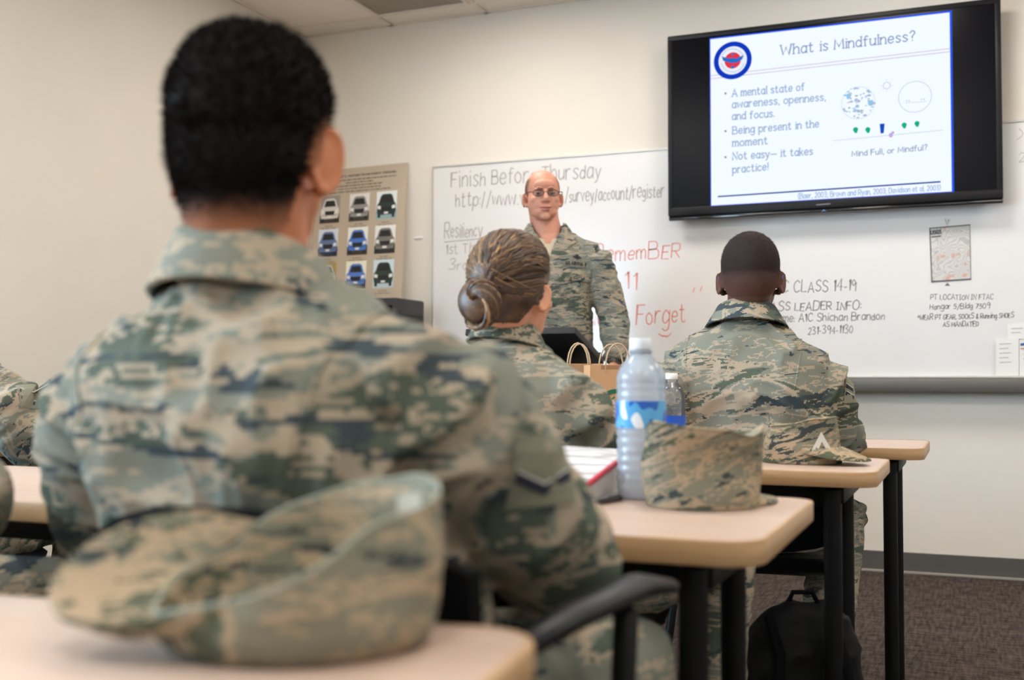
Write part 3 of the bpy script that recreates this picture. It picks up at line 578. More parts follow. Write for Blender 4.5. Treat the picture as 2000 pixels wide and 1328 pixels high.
for k in range(9):
    uc, vc = (.19, .51, .80)[k % 3], (.70, .45, .20)[k//3]; w, h = .215, .205; body, ground, sky = cars[k]
    mb = MB(); X = lambda a: uc + (a-.5)*w; Y = lambda b: vc + (b-.5)*h
    def poly(pts, mi, d): mb.add([pp(X(a), Y(b), d) for a, b in pts], [list(range(len(pts)))], mi)
    poly([(0,0),(1,0),(1,1),(0,1)], 1, .0012); poly([(0,0),(1,0),(1,.34),(0,.30)], 2, .0016)
    poly([(.08,.16),(.92,.16),(.97,.34),(.96,.52),(.88,.60),(.78,.84),(.68,.90),(.32,.90),(.22,.84),(.12,.60),(.04,.52),(.03,.34)], 0, .002)
    poly([(.20,.60),(.80,.60),(.71,.82),(.29,.82)], 3, .0024); poly([(.28,.30),(.72,.30),(.75,.44),(.25,.44)], 3, .0024)
    poly([(.06,.38),(.22,.36),(.23,.47),(.07,.50)], 4, .0024); poly([(.78,.36),(.94,.38),(.93,.50),(.77,.47)], 4, .0024)
    poly([(.09,.06),(.22,.06),(.22,.17),(.09,.17)], 3, .0022); poly([(.78,.06),(.91,.06),(.91,.17),(.78,.17)], 3, .0022)
    poly([(.40,.19),(.60,.19),(.60,.26),(.40,.26)], 4, .0026); poly([(.10,.28),(.90,.28),(.90,.295),(.10,.295)], 3, .0026)
    obj('vehicle_photo', mb, [pm(*body), pm(*sky), pm(*ground), pm(30,30,32), pm(228,228,222)], po, smooth=False)
    cp = MB(); tiny_print(cp, uc, vc-.128, .09); tiny_print(cp, uc, vc-.145, .16); obj('caption', cp, pm(140,126,112), po, smooth=False)
wo = thing('wall_switch_plate', 'small white cover plate on the wall between poster and whiteboard', 'cover plate', (-2.93, WY, 1.72))
obj('plate', MB().box((-2.925, WY-.004, 1.73), (.05, .008, .012), bevel=.002), M['white'], wo)

# ------------------------------------------------------------------ lectern
le = thing('lectern', 'black lectern with a sloping top in front of the standing instructor', 'lectern', (-1.65, 4.28, 0))
ang = math.atan2(.115, .36); Rl = rotx(-ang)
obj('sloping_top', MB().box((-1.66, 4.285, 1.062), (.47, .385, .028), Rl, bevel=.004), plain('lectern_black', srgb(30,30,32), .55), le, angle=40)
obj('back_ledge', MB().box((-1.66, 4.46, 1.02), (.45, .018, .04), Rl, bevel=.003), M['black'], le, angle=40)
cbx = MB().loft([np.array([(-1.83, 4.15, z), (-1.49, 4.15, z), (-1.49, 4.42, z), (-1.83, 4.42, z)]) + 0 for z in (.05, .98)]); obj('column', cbx, M['black'], le, smooth=False)
obj('foot', MB().box((-1.66, 4.285, .025), (.5, .42, .05), bevel=.008), M['black'], le, angle=40)

# ------------------------------------------------------------------ tables
def rrect(w, d, r, n=7):
    P = []
    for cx, cy, a0 in ((w/2-r, d/2-r, 0), (-w/2+r, d/2-r, 90), (-w/2+r, -d/2+r, 180), (w/2-r, -d/2+r, 270)):
        for k in range(n): a = math.radians(a0+90*k/(n-1)); P.append((cx+r*math.cos(a), cy+r*math.sin(a)))
    return np.array(P)
def table(xr, yn, depth, length, yaw, label, th=.033, h=.74, li=.095, ly=(.05, .31)):
    t = thing('training_table', label, 'table', (xr-length/2, yn+depth/2, 0), 'training tables')
    c = np.array([xr-length/2, yn+depth/2, 0]); Rz = rotz(yaw); pv = np.array([xr, yn+depth, 0])
    W = lambda V: (np.asarray(V, float) + c - pv) @ Rz.T + pv
    O = rrect(length-.006, depth-.006, .052); ring = lambda off, z: np.c_[rrect(length+2*off, depth+2*off, .055+off), np.full(28, z)]
    top = MB().loft([W(np.c_[O, np.full(28, z)]) for z in (h-th+.004, h-.0008)]); obj('tabletop', top, M['top'], t, smooth=False)
    eb = MB().loft([W(ring(o, z)) for o, z in ((-.006, h-.0002), (-.0015, h-.0004), (0, h-.003), (0, h-th+.003), (-.002, h-th), (-.012, h-th))], cap=False); obj('edge_band', eb, M['edge'], t, angle=50)
    for sx in (length/2-li, -length/2+li):
        bm_ = MB().box(W([(sx, 0, h-th-.02)])[0], (.05, depth*.8, .04), Rz, bevel=.004); obj('support_bracket', bm_, M['black'], t, angle=40)
        for yo in ly:
            b0, b1 = W([(sx, -depth/2+yo, .02)])[0], W([(sx, -depth/2+yo, h-th-.01)])[0]
            lg_ = obj('leg', MB().tube([b0, b0*.5+b1*.5, b1], .0195, 18), M['black'], t, angle=50)
            obj('foot_glide', MB().lathe([(.012, .0), (.024, .001), (.024, .010), (.010, .022)], (b0[0], b0[1], 0), 16), M['plastic'], lg_, angle=50)
    beam = MB().box(W([(0, -depth/2+sum(ly)/2, h-th-.035)])[0], (length-2*li, .03, .05), Rz, bevel=.003); obj('cross_beam', beam, M['black'], t, angle=40)
    return t
table(-.318, .322, .53, 1.5, math.radians(6), 'training table nearest the camera, upturned patrol cap on its top')
table(-.243, 1.385, .545, 1.83, 0, 'training table with the large water bottle, white binder and patrol cap')
table(-.190, 2.465, .46, 1.83, 0, 'training table with paper bags, small bottle and a patrol cap at its end')
table(-.128, 3.325, .47, 1.83, 0, 'training table closest to the lectern, its right corner showing beside the seated man')
table(-2.06, 2.465, .46, 1.5, 0, 'training table at the far left beside the cropped seated person')

# ------------------------------------------------------------------ chairs
def chair(cx, cy, yaw, label, arms=True, wback=.46, zb0=.50, zb1=.80, seat_h=.475):
    c = thing('stacking_chair', label, 'chair', (cx, cy, 0), 'black classroom chairs'); Rz = rotz(yaw); o = np.array([cx, cy, 0])
    W = lambda V: np.asarray(V, float) @ Rz.T + o
    rings = []
    for z, s in ((-.045, .86), (-.03, .97), (-.008, 1.0), (0, .97)):
        P = rrect(.47*s, .45*s, .09*s); rings.append(W(np.c_[P, np.full(len(P), seat_h+z) + .012*(P[:, 1]/.22)**2]))
    obj('seat', MB().loft(rings), M['plastic'], c, angle=50)
    bk = MB(); R_ = []
    for i in range(9):
        u = -1 + i/4; x = u*wback/2; y = -.205 - .02*(zb1-.6) + .035*u*u
        zz0, zz1 = zb0+.03*abs(u)**3, zb1-.045*abs(u)**3
        R_.append(W([(x, y-.009, zz0), (x, y-.032, zz1), (x, y-.052, zz1), (x, y-.029, zz0)]))
    bk.loft(R_); obj('backrest', bk, M['mesh'], c, angle=50)
    for sx in (-1, 1):
        up = W([(sx*.215, -.20, .40), (sx*.215, -.215, .55), (sx*.20, -.215, zb1-.08)]); obj('back_post', MB().tube(up, .012, 10), M['black'], c)
        for sy_ in (-1, 1):
            P = W([(sx*.19, sy_*.17, seat_h-.03), (sx*.215, sy_*.21, .22), (sx*.23, sy_*.235, .006)]); obj('leg', MB().tube(P, .0115, 10), M['black'], c)
        if arms:
            P = W([(sx*.235, -.19, .698), (sx*.255, -.08, .718), (sx*.258, .08, .721), (sx*.25, .19, .702)]); obj('armrest', MB().tube(P, [.016, .022, .022, .015], 12, flat=.6), M['plastic'], c)
            P = W([(sx*.215, .03, seat_h-.03), (sx*.25, .05, .56), (sx*.257, .05, .70)]); obj('arm_post', MB().tube(P, .014, 10), M['black'], c)
    return c
# ------------------------------------------------------------------ people
def remesh(mb, voxel, smooth=6, fac=.5):
    me = bpy.data.meshes.new('tmp'); me.from_pydata([tuple(v) for v in mb.verts()], [], mb.f); fixn(me)
    o = bpy.data.objects.new('tmp', me); COL.objects.link(o)
    r = o.modifiers.new('r', 'REMESH'); r.mode = 'VOXEL'; r.voxel_size = voxel; r.adaptivity = 0
    if smooth: s = o.modifiers.new('s', 'SMOOTH'); s.iterations = smooth; s.factor = fac
    dg_ = bpy.context.evaluated_depsgraph_get(); dg_.update(); e = o.evaluated_get(dg_); m2 = e.to_mesh()
    n = len(m2.vertices); V = np.empty(n*3); m2.vertices.foreach_get('co', V); V = V.reshape(-1, 3)
    Nn = np.empty(n*3); m2.vertices.foreach_get('normal', Nn); Nn = Nn.reshape(-1, 3).copy()
    F = [list(p.vertices) for p in m2.polygons]; V = V.copy(); e.to_mesh_clear()
    bpy.data.objects.remove(o); bpy.data.meshes.remove(me); return V, Nn, F
def raw(name, V, F, mat, parent, label=None):
    me = mesh_of(name, V - ORG[parent.name], F, mat); o = bpy.data.objects.new(name, me); link(o, parent)
    if label: o['label'] = label
    return o
def seg_coord(V, a, b):
    a, b = np.asarray(a, float), np.asarray(b, float); d = b-a; L = np.linalg.norm(d); d = d/L; u = np.clip((V-a) @ d, 0, L)
    return u, np.linalg.norm(V-(a+u[:, None]*d), axis=1), L, d
def fold_disp(V, torso, arms, seed, amp=.006):
    amp = amp*1.7
    """cloth folds: drape on the trunk, rings across the sleeves that gather at the elbow"""
    P = V.copy(); w = vnoise(P*4.0, seed+3)[:, None]*.10
    n1 = vnoise((P+w)*np.array([11, 11, 4.5]), seed); n2 = vnoise((P+w*1.5)*np.array([22, 22, 11]), seed+1)
    d = (1-np.abs(2*n1-1))**2*amp + (1-np.abs(2*n2-1))**2*amp*.55 - amp*.7
    n3 = vnoise((P + w*2) @ np.array([[14, 4, 6], [4, 14, 6], [10, 10, -9.]]), seed+2); d += (1-np.abs(2*n3-1))**3*amp*.8
    for a, b, r in arms:
        u, dist, L, ax = seg_coord(V, a, b); wt = sstep(r*1.9, r*1.1, dist)
        near = np.exp(-((u-L)/.09)**2) + np.exp(-(u/.09)**2)*.6 + .35
        q = np.c_[u*26 + vnoise(V*9, seed+5)*2.2, (V @ np.array([5., 2, 1])), (V @ np.array([1., 5, 3]))]
        da = ((1-np.abs(2*vnoise(q, seed+6)-1))**2 - .4)*amp*1.5*near
        d = d*(1-wt) + da*wt
    return d
def head_frame(c, yaw, pitch=0.0, roll=0.0, s=1.0):
    R = rotz(yaw) @ rotx(pitch) @ roty(roll); return np.asarray(c, float), R, s
def add_head(mb, hf, ears=True, jaw=1.0, es=1.0, eo=0.0):
    c, R, s = hf
    def E_(p, r, Q=None): mb.ellipsoid(c + s*(R @ np.array(p)), np.array(r)*s, R if Q is None else R @ Q, 28, 18)
    E_((0, -.012, .030), (.0765, .098, .088)); E_((0, -.035, -.012), (.069, .070, .066)); E_((0, -.030, -.045), (.056, .055, .05)); E_((0, .030, -.028), (.0635*jaw, .066, .078)); E_((0, .040, -.070), (.052*jaw, .050, .038)); E_((0, .008, -.055), (.058*jaw, .045, .045)); E_((0, .073, -.094), (.022, .018, .018))
    E_((0, .074, .044), (.045, .018, .022))
    for sg in (-1, 1):
        E_((sg*.044, .058, -.022), (.020, .026, .020))
        if ears:
            Q = rotz(sg*math.radians(-24)) @ rotx(math.radians(-10))
            E_((sg*(.078+eo), -.008, -.019), (.0075, .019*es, .031*es), Q)
            pts = [c + s*(R @ (np.array((sg*(.0815+eo), -.010, -.017)) + Q @ np.array((sg*.002, .019*es*math.cos(a), .032*es*math.sin(a))))) for a in np.linspace(-2.6, 2.0, 12)[::-1]]
            mb.tube(pts, .0042*s, 8)
            E_((sg*(.072+eo*.6), .004, -.019-.024*es), (.009, .010, .010), Q)
    P = lambda p: c + s*(R @ np.array(p))
    mb.tube([P((0, .094, .020)), P((0, .103, .0)), P((0, .113, -.022)), P((0, .108, -.032))], np.array([.007, .009, .0115, .009])*s, 12)
    for sg in (-1, 1): mb.ellipsoid(P((sg*.012, .100, -.028)), np.array((.009, .010, .008))*s, R)
    mb.ellipsoid(P((0, .0945, -.055)), np.array((.024, .010, .0065))*s, R); mb.ellipsoid(P((0, .092, -.066)), np.array((.020, .011, .007))*s, R)
    for sg in (-1, 1): mb.ellipsoid(P((sg*.031, .086, .022)), np.array((.020, .009, .0065))*s, R)
def face_sculpt(V, Nn, hf):
    c, R, s = hf; q = ((V-c)/s) @ R; d = np.zeros(len(V))
    for sg in (-1, 1): d -= .010*np.exp(-(((q[:, 0]-sg*.031)/.015)**2+((q[:, 1]-.085)/.03)**2+((q[:, 2]-.004)/.009)**2))
    d -= .0035*np.exp(-((q[:, 0]/.022)**2+((q[:, 1]-.10)/.02)**2+((q[:, 2]+.0605)/.0026)**2))
    return V + Nn*(d*s)[:, None]
def hand(mb, wrist, elbow, palm_n, s=1.0, curl=.5):
    f = nrm(np.asarray(wrist, float)-np.asarray(elbow, float)); n = nrm(np.asarray(palm_n, float)-f*(np.asarray(palm_n, float) @ f)); r = np.cross(f, n); w = np.asarray(wrist, float)
    Q = np.array([r, f, n]).T
    mb.ellipsoid(w+f*.055*s, np.array((.042, .055, .017))*s, Q, 18, 12)
    for k, (o, L) in enumerate(((-.033, .068), (-.011, .078), (.011, .074), (.033, .058))):
        b = w + (f*.088 + r*o*1.06)*s; p = [b]; d = f
        for j in range(3):
            a = curl*(.35+.3*j); d2 = nrm(f*math.cos(a) + n*math.sin(a)); p.append(p[-1]+d2*L*s*(.42, .33, .25)[j])
        mb.tube(p, np.array([.0095, .009, .0085, .0075])*s, 10)
    b = w + (f*.03 - r*.034)*s; mb.tube([b, b+(f*.025-r*.022+n*.008)*s, b+(f*.055-r*.030+n*.018)*s], np.array([.013, .011, .009])*s, 10)
def skin_mat(name, col, var=.06): return plain(name, col, .5, noise=var, nscale=9, sss=.08, spec=.4, bump=.06, bscale=260)
def arms_tube(mb, sh, el, wr, r, s):
    sh, el, wr = (np.asarray(p, float) for p in (sh, el, wr)); P = []; Rr = []
    for t, k in ((0, 1.0), (.35, 1.0), (.7, .93)): P.append(sh*(1-t)+el*t); Rr.append(r[0]*k)
    P.append(el); Rr.append(r[1])
    for t, k in ((.3, 1.0), (.65, .9)): P.append(el*(1-t)+wr*t); Rr.append(r[1]*k)
    P.append(wr); Rr.append(r[2]); mb.tube(P, np.array(Rr)*s, 20)
def torso_rings(pelvis, neck, yaw, s, prof, tw=0.0):
    out = []; pelvis, neck = np.asarray(pelvis, float), np.asarray(neck, float)
    for t, w, d, fo in prof:
        c = pelvis*(1-t) + neck*t; R = rotz(yaw + tw*t); a = np.arange(36)*2*math.pi/36
        x = np.sign(np.cos(a))*np.abs(np.cos(a))**.85*w; y = np.sign(np.sin(a))*np.abs(np.sin(a))**.85*d + fo
        out.append(c + s*(np.c_[x, y, np.zeros(36)] @ R.T))
    return out
def decal(bvh, center, n, up, shapes, mats, parent, name, off=.0025, label=None):
    """flat cloth badges: 2D polygons pressed onto a garment along -n"""
    n = nrm(n); up = nrm(np.asarray(up, float)-n*(np.asarray(up, float) @ n)); r = np.cross(up, n); mb = MB()
    for pts, F, mi, lift in shapes:
        V = []
        for u, v in pts:
            o = np.asarray(center, float) + r*u + up*v; h = bvh.ray_cast(Vector(o+n*.12), Vector(-n), .4)
            V.append(np.array(h[0][:])+n*(off+lift) if h[0] is not None else o)
        mb.add(V, F, mi)
    return obj(name, mb, mats, parent, smooth=False, label=label)
def gridpoly(w, h, nu=6, nv=4, skew=0):
    P = [(-w/2+w*i/nu, -h/2+h*j/nv) for j in range(nv+1) for i in range(nu+1)]; F = [[j*(nu+1)+i, j*(nu+1)+i+1, (j+1)*(nu+1)+i+1, (j+1)*(nu+1)+i] for j in range(nv) for i in range(nu)]; return P, F
def strokes_shape(st, w):
    mb = ribbons(st, w, lambda u, v: np.array([u, v, 0])); return [tuple(p[:2]) for p in mb.verts()], mb.f
HAIRLINE = lambda y, nape: np.interp(y, [-.11, -.06, -.040, -.030, .006, .014, .030, .055, .075], [nape, nape, nape+.012, -.02, .012, -.014, .022, .055, .084])
def hair_mask(q, nape, soft=.010):
    m = sstep(HAIRLINE(q[:, 1], nape)-soft*.3, HAIRLINE(q[:, 1], nape)+soft, q[:, 2])
    return m * (np.abs(q[:, 0]) < .0835)
def hair_shell(V, Nn, F, hf, mask, thick, mat, parent, label, nz=0.0, seed=1):
    c, R, s = hf; t = thick*mask*(.55+.9*sstep(.02, .105, ((V-c)/s @ R)[:, 2]))
    if nz: t = t*(1 + nz*(vnoise(V/s*60, seed)-.5))
    keep = mask > .02; idx = -np.ones(len(V), int); ids = np.where(keep)[0]; idx[ids] = np.arange(len(ids))
    F2 = [[int(idx[i]) for i in f] for f in F if all(keep[i] for i in f)]
    V2 = V[ids] + Nn[ids]*(t[ids]*s+.0006)[:, None]
    o = raw('hair', V2, F2, mat, parent, label); at_ = o.data.attributes.new('cover', 'FLOAT', 'POINT'); at_.data.foreach_set('value', mask[ids].astype(np.float32))
    return o, V2, Nn[ids], mask[ids]
def crop_mat(name, hair, skin, noise=.25, nscale=60, rough=.85):
    """cropped hair that thins into the skin toward the hairline (grown cover stored on the mesh)"""
    m = plain(name, hair, rough, spec=.15); N, L = m.node_tree.nodes, m.node_tree.links; b = N['Principled BSDF']
    at_ = N.new('ShaderNodeAttribute'); at_.attribute_name = 'cover'; tc = N.new('ShaderNodeTexCoord'); t = N.new('ShaderNodeTexNoise'); t.inputs['Scale'].default_value = nscale; t.inputs['Detail'].default_value = 4; L.new(tc.outputs['Object'], t.inputs['Vector'])
    ad = N.new('ShaderNodeMath'); ad.operation = 'MULTIPLY_ADD'; ad.inputs[1].default_value = noise; L.new(t.outputs['Fac'], ad.inputs[0]); L.new(at_.outputs['Fac'], ad.inputs[2]); mr = N.new('ShaderNodeMapRange'); mr.inputs[1].default_value = .12+noise*.5; mr.inputs[2].default_value = .85+noise*.5; L.new(ad.outputs[0], mr.inputs[0])
    x = N.new('ShaderNodeMix'); x.data_type = 'RGBA'; x.inputs[6].default_value = skin; x.inputs[7].default_value = hair; L.new(mr.outputs[0], x.inputs[0]); L.new(x.outputs[2], b.inputs['Base Color']); return m
def bristles(V, Nn, w, count, length, width, mat, parent, seed=1, lean=(0, 0, 0), name='hair_bristles'):
    """a crop of short hairs, each a narrow tapering blade standing on the scalp"""
    g = np.random.default_rng(seed); p = w/w.sum(); i = g.choice(len(V), count, p=p); n = Nn[i] + g.normal(0, .22, (count, 3)) + np.asarray(lean); n /= np.linalg.norm(n, axis=1, keepdims=True)
    t = np.cross(n, g.normal(0, 1, (count, 3))); t /= np.linalg.norm(t, axis=1, keepdims=True)+1e-9; L = length*(.5+.7*g.random(count))*(.35+.65*w[i]); b = V[i]+g.normal(0, .0015, (count, 3))-Nn[i]*.001
    A = np.stack([b-t*width, b+t*width, b+n*L[:, None]], 1).reshape(-1, 3); o = raw(name, A, [[3*k, 3*k+1, 3*k+2] for k in range(count)], mat, parent); o['kind'] = 'stuff'; return o

def collar(neck, yaw, tilt, r, s, mat, parent, hgt=.045, flare=.030, open_front=55, drop=.02):
    """turned-down shirt collar: inner stand, fold and outer fall"""
    R = rotz(yaw) @ rotx(tilt); rings = []
    for k in range(41):
        a = math.radians(-90 - 180 + open_front/2 + (360-open_front)*k/40)      # starts and ends beside the throat (local +y)
        ca, sa = math.cos(a), math.sin(a); fr = (sa+1)/2                          # 0 at nape, 1 at throat
        h = hgt*(1-.35*fr); dz = -drop*fr
        prof = [(r[0]*1.0, -.02), (r[0]*.97, h*.75), (r[0]*1.02, h), (r[0]*1.10+.004, h*.96), (r[0]*1.1+flare*.75, h*.10), (r[0]*1.1+flare, -.010), (r[0]*1.1+flare-.004, -.012), (r[0]*1.08+flare*.55, h*.2), (r[0]*1.06, h*.72)]
        ry = r[1]/r[0]
        rings.append(np.array([np.asarray(neck) + s*(R @ np.array((rr*ca, rr*sa*ry, z+dz))) for rr, z in prof]))
    return obj('collar', MB().loft(rings), mat, parent, angle=60)

NAVY = plain('insignia_navy', srgb(30,34,48), .8); SILVER = plain('insignia_thread', srgb(205,203,196), .8); OLIVE = plain('badge_cloth', srgb(126,124,106), .9); SAGE = plain('sage_suede', srgb(128,122,98), .95, noise=.12, nscale=40); SOLE = plain('boot_sole', srgb(40,38,34), .8)
def rank(bvh, center, n, up, s, parent, stripes=2):
    sh = [(*gridpoly(.075*s, .062*s), 0, 0)]
    for k in range(stripes):
        y = -.018+.019*k; st = [([(-.03*s, (y+.012)*s), (0, y*s), (.03*s, (y+.012)*s)], 1.0)]; P, F = strokes_shape(st, .009*s); sh.append((P, F, 1, .0008))
        st = [([(-.03*s, (y+.0175)*s), (0, (y+.0055)*s), (.03*s, (y+.0175)*s)], 1.0)]; P, F = strokes_shape(st, .0018*s); sh.append((P, F, 2, .0012))
    return decal(bvh, center, n, up, sh, [OLIVE, NAVY, SILVER], parent, 'rank_insignia', label='dark blue chevron rank patch')
SEATED = ((0, .20, .14, .01), (.10, .205, .142, .012), (.28, .198, .138, .012), (.48, .205, .142, .002), (.66, .213, .142, -.01), (.80, .205, .128, -.01), (.89, .165, .108, -.008), (.96, .105, .085, 0), (1.0, .07, .068, 0))
STANDING = ((0, .185, .135, 0), (.12, .19, .14, 0), (.30, .185, .135, 0.01), (.5, .192, .138, .01), (.68, .205, .138, .005), (.80, .200, .125, 0), (.89, .165, .105, -.004), (.96, .105, .08, 0), (1.0, .07, .065, 0))
def person(label, J, yaw, s, hf, skin, cm, seed, group=None, pose='seated', voxel=.0045, cvoxel=.006, ears=True, prof=None, amp=.006, tw=0.0, collar_k=None, seat_y=None, sculpt=False, neck_r=.052, boots=True, jaw=1.0, es=.85, eo=0.0):
    """J: world joints neck, pelvis, sh/el/wr (L,R), hip/kn/an (L,R). The body is one continuous skin; clothes are its children."""
    base = (J['pelvis'][0], J['pelvis'][1], 0.0)
    root = thing('person', label, 'person', base, group)
    c, R, hs = hf; nb = np.asarray(J['neck'], float); pv = np.asarray(J['pelvis'], float); fw = rotz(yaw) @ np.array([0, 1., 0]); rt = rotz(yaw) @ np.array([1., 0, 0])
    b = MB(); add_head(b, hf, ears, jaw, es, eo)
    skull = c + hs*(R @ np.array((0, -.028, -.045)))
    b.tube([skull + np.array([0, 0, .03]), skull*.55+nb*.45, nb, nb-np.array([0, 0, .05])*s], np.array([neck_r, neck_r*.98, neck_r*1.06, neck_r*1.25])*s, 24)
    ch = nb*.72 + pv*.28; b.tube([nb-np.array([0, 0, .04])*s, ch, nb*.35+pv*.65, pv], np.array([.06, .095, .09, .10])*s, 20)
    for k in 'LR':
        b.tube([ch, J['sh'+k], J['el'+k], J['wr'+k]], np.array([.05, .042, .034, .026])*s, 14); hand(b, J['wr'+k], J['el'+k], J.get('palm'+k, (0, 0, -1)), s, J.get('curl', .5))
        b.tube([pv, J['hip'+k], J['kn'+k], J['an'+k]], np.array([.07, .065, .048, .036])*s, 14)
        b.tube([np.asarray(J['an'+k], float), np.asarray(J['an'+k], float)+fw*.06*s-np.array([0, 0, .035])*s, np.asarray(J['an'+k], float)+fw*.14*s-np.array([0, 0, .045])*s], np.array([.034, .032, .024])*s, 12)
    V, Nn, F = remesh(b, voxel, 5, .5)
    if sculpt: V = face_sculpt(V, Nn, hf)
    body = raw('body', V, F, skin, root)
    # jacket
    t = MB().loft(torso_rings(pv, nb, yaw, s, prof or (SEATED if pose == 'seated' else STANDING), tw))
    for k in 'LR':
        sh = np.asarray(J['sh'+k], float)
        t.tube([nb-np.array([0, 0, .035])*s, nb*.5+sh*.5-np.array([0, 0, .008])*s, sh], np.array([.056, .057, .070])*s, 20)
        arms_tube(t, sh, J['el'+k], J['wr'+k], (.077, .064, .047), s)
    Vj, Nj, Fj = remesh(t, cvoxel, 14, .5)
    arms = [(J['sh'+k], J['el'+k], .075*s) for k in 'LR'] + [(J['el'+k], J['wr'+k], .06*s) for k in 'LR']
    Vj = Vj + Nj*fold_disp(Vj, (pv, nb), arms, seed, amp*s)[:, None]
    jk = raw('jacket', Vj, Fj, cm, root); bvh = BVHTree.FromPolygons([tuple(v) for v in Vj], Fj)
    # trousers
    g = MB(); g.ellipsoid(pv, np.array((.185, .15, .12))*s, rotz(yaw))
    for k in 'LR':
        g.tube([J['hip'+k], np.asarray(J['hip'+k])*.5+np.asarray(J['kn'+k])*.5, J['kn'+k], np.asarray(J['kn'+k])*.5+np.asarray(J['an'+k])*.5, np.asarray(J['an'+k], float)+np.array([0, 0, .04])], np.array([.104, .094, .080, .073, .062])*s, 20)
    Vt, Nt, Ft = remesh(g, .008, 10, .5); legs = [(J['hip'+k], J['kn'+k], .09*s) for k in 'LR'] + [(J['kn'+k], J['an'+k], .07*s) for k in 'LR']
    Vt = Vt + Nt*fold_disp(Vt, None, legs, seed+20, .006*s)[:, None]; raw('trousers', Vt, Ft, cm, root)
    for k in 'LR':
        if not boots: break
        a = np.asarray(J['an'+k], float); z0 = a[2]-.085*s; toe = J.get('toe'+k, fw); m = MB()
        m.tube([a+np.array([0, 0, .10])*s, a, a-np.array([0, 0, .03])*s], np.array([.056, .052, .052])*s, 16)
        m.tube([a-toe*.03*s-np.array([0, 0, .045])*s, a+toe*.06*s-np.array([0, 0, .05])*s, a+toe*.15*s-np.array([0, 0, .055])*s], np.array([.044, .048, .036])*s, 16)
        Vb, Nb, Fb = remesh(m, .009, 6); Vb[:, 2] = np.maximum(Vb[:, 2], z0+.012); bo = raw('boot', Vb, Fb, SAGE, root)
        so = MB(); P = rrect(.105*s, .30*s, .05*s); Rr = np.array([np.cross(toe, (0, 0, 1.)), toe, (0, 0, 1.)]).T
        so.loft([np.c_[P, np.full(len(P), z)] @ Rr.T + a + toe*.065*s + np.array([0, 0, z0-a[2]]) for z in (0, .02)]); obj('sole', so, SOLE, bo, smooth=False)
    if collar_k: collar(nb+np.array([0, 0, collar_k.get('dz', .0)]), collar_k.get('yaw', yaw), collar_k.get('tilt', 0), collar_k.get('r', (.062, .064)), s, cm, root, collar_k.get('h', .045), collar_k.get('flare', .03), collar_k.get('open', 55), collar_k.get('drop', .02))
    return dict(root=root, V=V, N=Nn, F=F, body=body, bvh=bvh, hf=hf, q=((V-c)/hs) @ R, jacket=jk, fw=fw, rt=rt)
def seams(P, J, keys='LR', s=1.0):
    for k in keys:
        sh, nb_ = np.asarray(J['sh'+k], float), np.asarray(J['neck'], float); ax = nrm((nb_-sh)*np.array([1, 1, .25])); c_ = sh + ax*.055*s - np.array([0, 0, .01]); v1 = nrm(np.array([0, 0, 1.])-ax*ax[2]); v2 = np.cross(ax, v1); v2 = v2 if v2 @ P['fw'] < 0 else -v2
        pts = []
        for t in np.linspace(-.35, 2.0, 26):
            d = v1*math.cos(t) + v2*math.sin(t); h = P['bvh'].ray_cast(Vector(c_), Vector(d), .3)
            if h[0] is not None and h[3] < .16*s: pts.append(np.array(h[0][:]) + d*.0008)
        if len(pts) > 6: obj('armhole_seam', MB().tube(pts, .0022*s, 6), P['jacket'].data.materials[0], P['root'])
def seated_legs(J, yaw, s, spread=(.11, .11), reach=.42, kneeh=.56, tuck=.10, turn=(0, 0)):
    fw = rotz(yaw) @ np.array([0, 1., 0]); rt = rotz(yaw) @ np.array([1., 0, 0]); pv = np.asarray(J['pelvis'], float)
    for k, sg, sp, tn in (('L', -1, spread[0], turn[0]), ('R', 1, spread[1], turn[1])):
        d = rotz(tn) @ fw; J['hip'+k] = pv + rt*sg*.095*s + fw*.02; kn = pv + rt*sg*sp*s + d*reach*s; kn[2] = kneeh*s; J['kn'+k] = kn; an = kn - d*tuck*s; an[2] = .10*s; J['an'+k] = an; J['toe'+k] = d
    return J
cm_front = camo('camo_cloth_front', 1, .0065, .62); cm_a = camo('camo_cloth_a', 2, .004, .85); cm_b = camo('camo_cloth_b', 3, .004, .8, (0, .12, 0)); cm_c = camo('camo_cloth_c', 4, .003, 1.0); cm_d = camo('camo_cloth_d', 5, .0035, 1.0, (0, .9, 0)); cm_e = camo('camo_cloth_e', 6, .006, .7)

# --- foreground listener, back to the camera
yw = math.radians(-6)
J = dict(neck=at(492,575,1.25), pelvis=np.array([-.675, 1.085, .56]), shL=at(240,785,1.33), shR=at(834,772,1.13), elL=at(196,1020,1.40), elR=at(1095,1100,1.25))
J['wrL'] = J['elL'] + np.array([.10, .26, .045]); J['wrR'] = J['elR'] + np.array([-.17, .22, .055])
J = seated_legs(J, yw, 1.06, (.14, .15), .33, .54, .04, (.1, -.12))
hf1 = head_frame(at(498,294,1.25), math.radians(13), math.radians(-4), 0, 1.035)
P1 = person('person in camouflage seated in the foreground, back turned, with cropped black hair', J, yw, 1.08, hf1, skin_mat('skin_a', srgb(190,118,80)), cm_front, 3, cvoxel=.0055, amp=.0075, voxel=.0042, neck_r=.062, es=1.1, eo=.0035,
            collar_k=dict(r=(.074, .070), h=.050, flare=.026, tilt=math.radians(-6), yaw=math.radians(-4), dz=.012, drop=.03))
hb = crop_mat('hair_black', srgb(34,28,26), srgb(170,112,82), .3, 40); hb2 = plain('hair_bristle_black', srgb(30,25,23), .8, spec=.1)
m1 = hair_mask(P1['q'], -.105, .055); o_, Vh, Nh, mh = hair_shell(P1['V'], P1['N'], P1['F'], hf1, m1, .0085, hb, P1['root'], 'short black hair', .5)
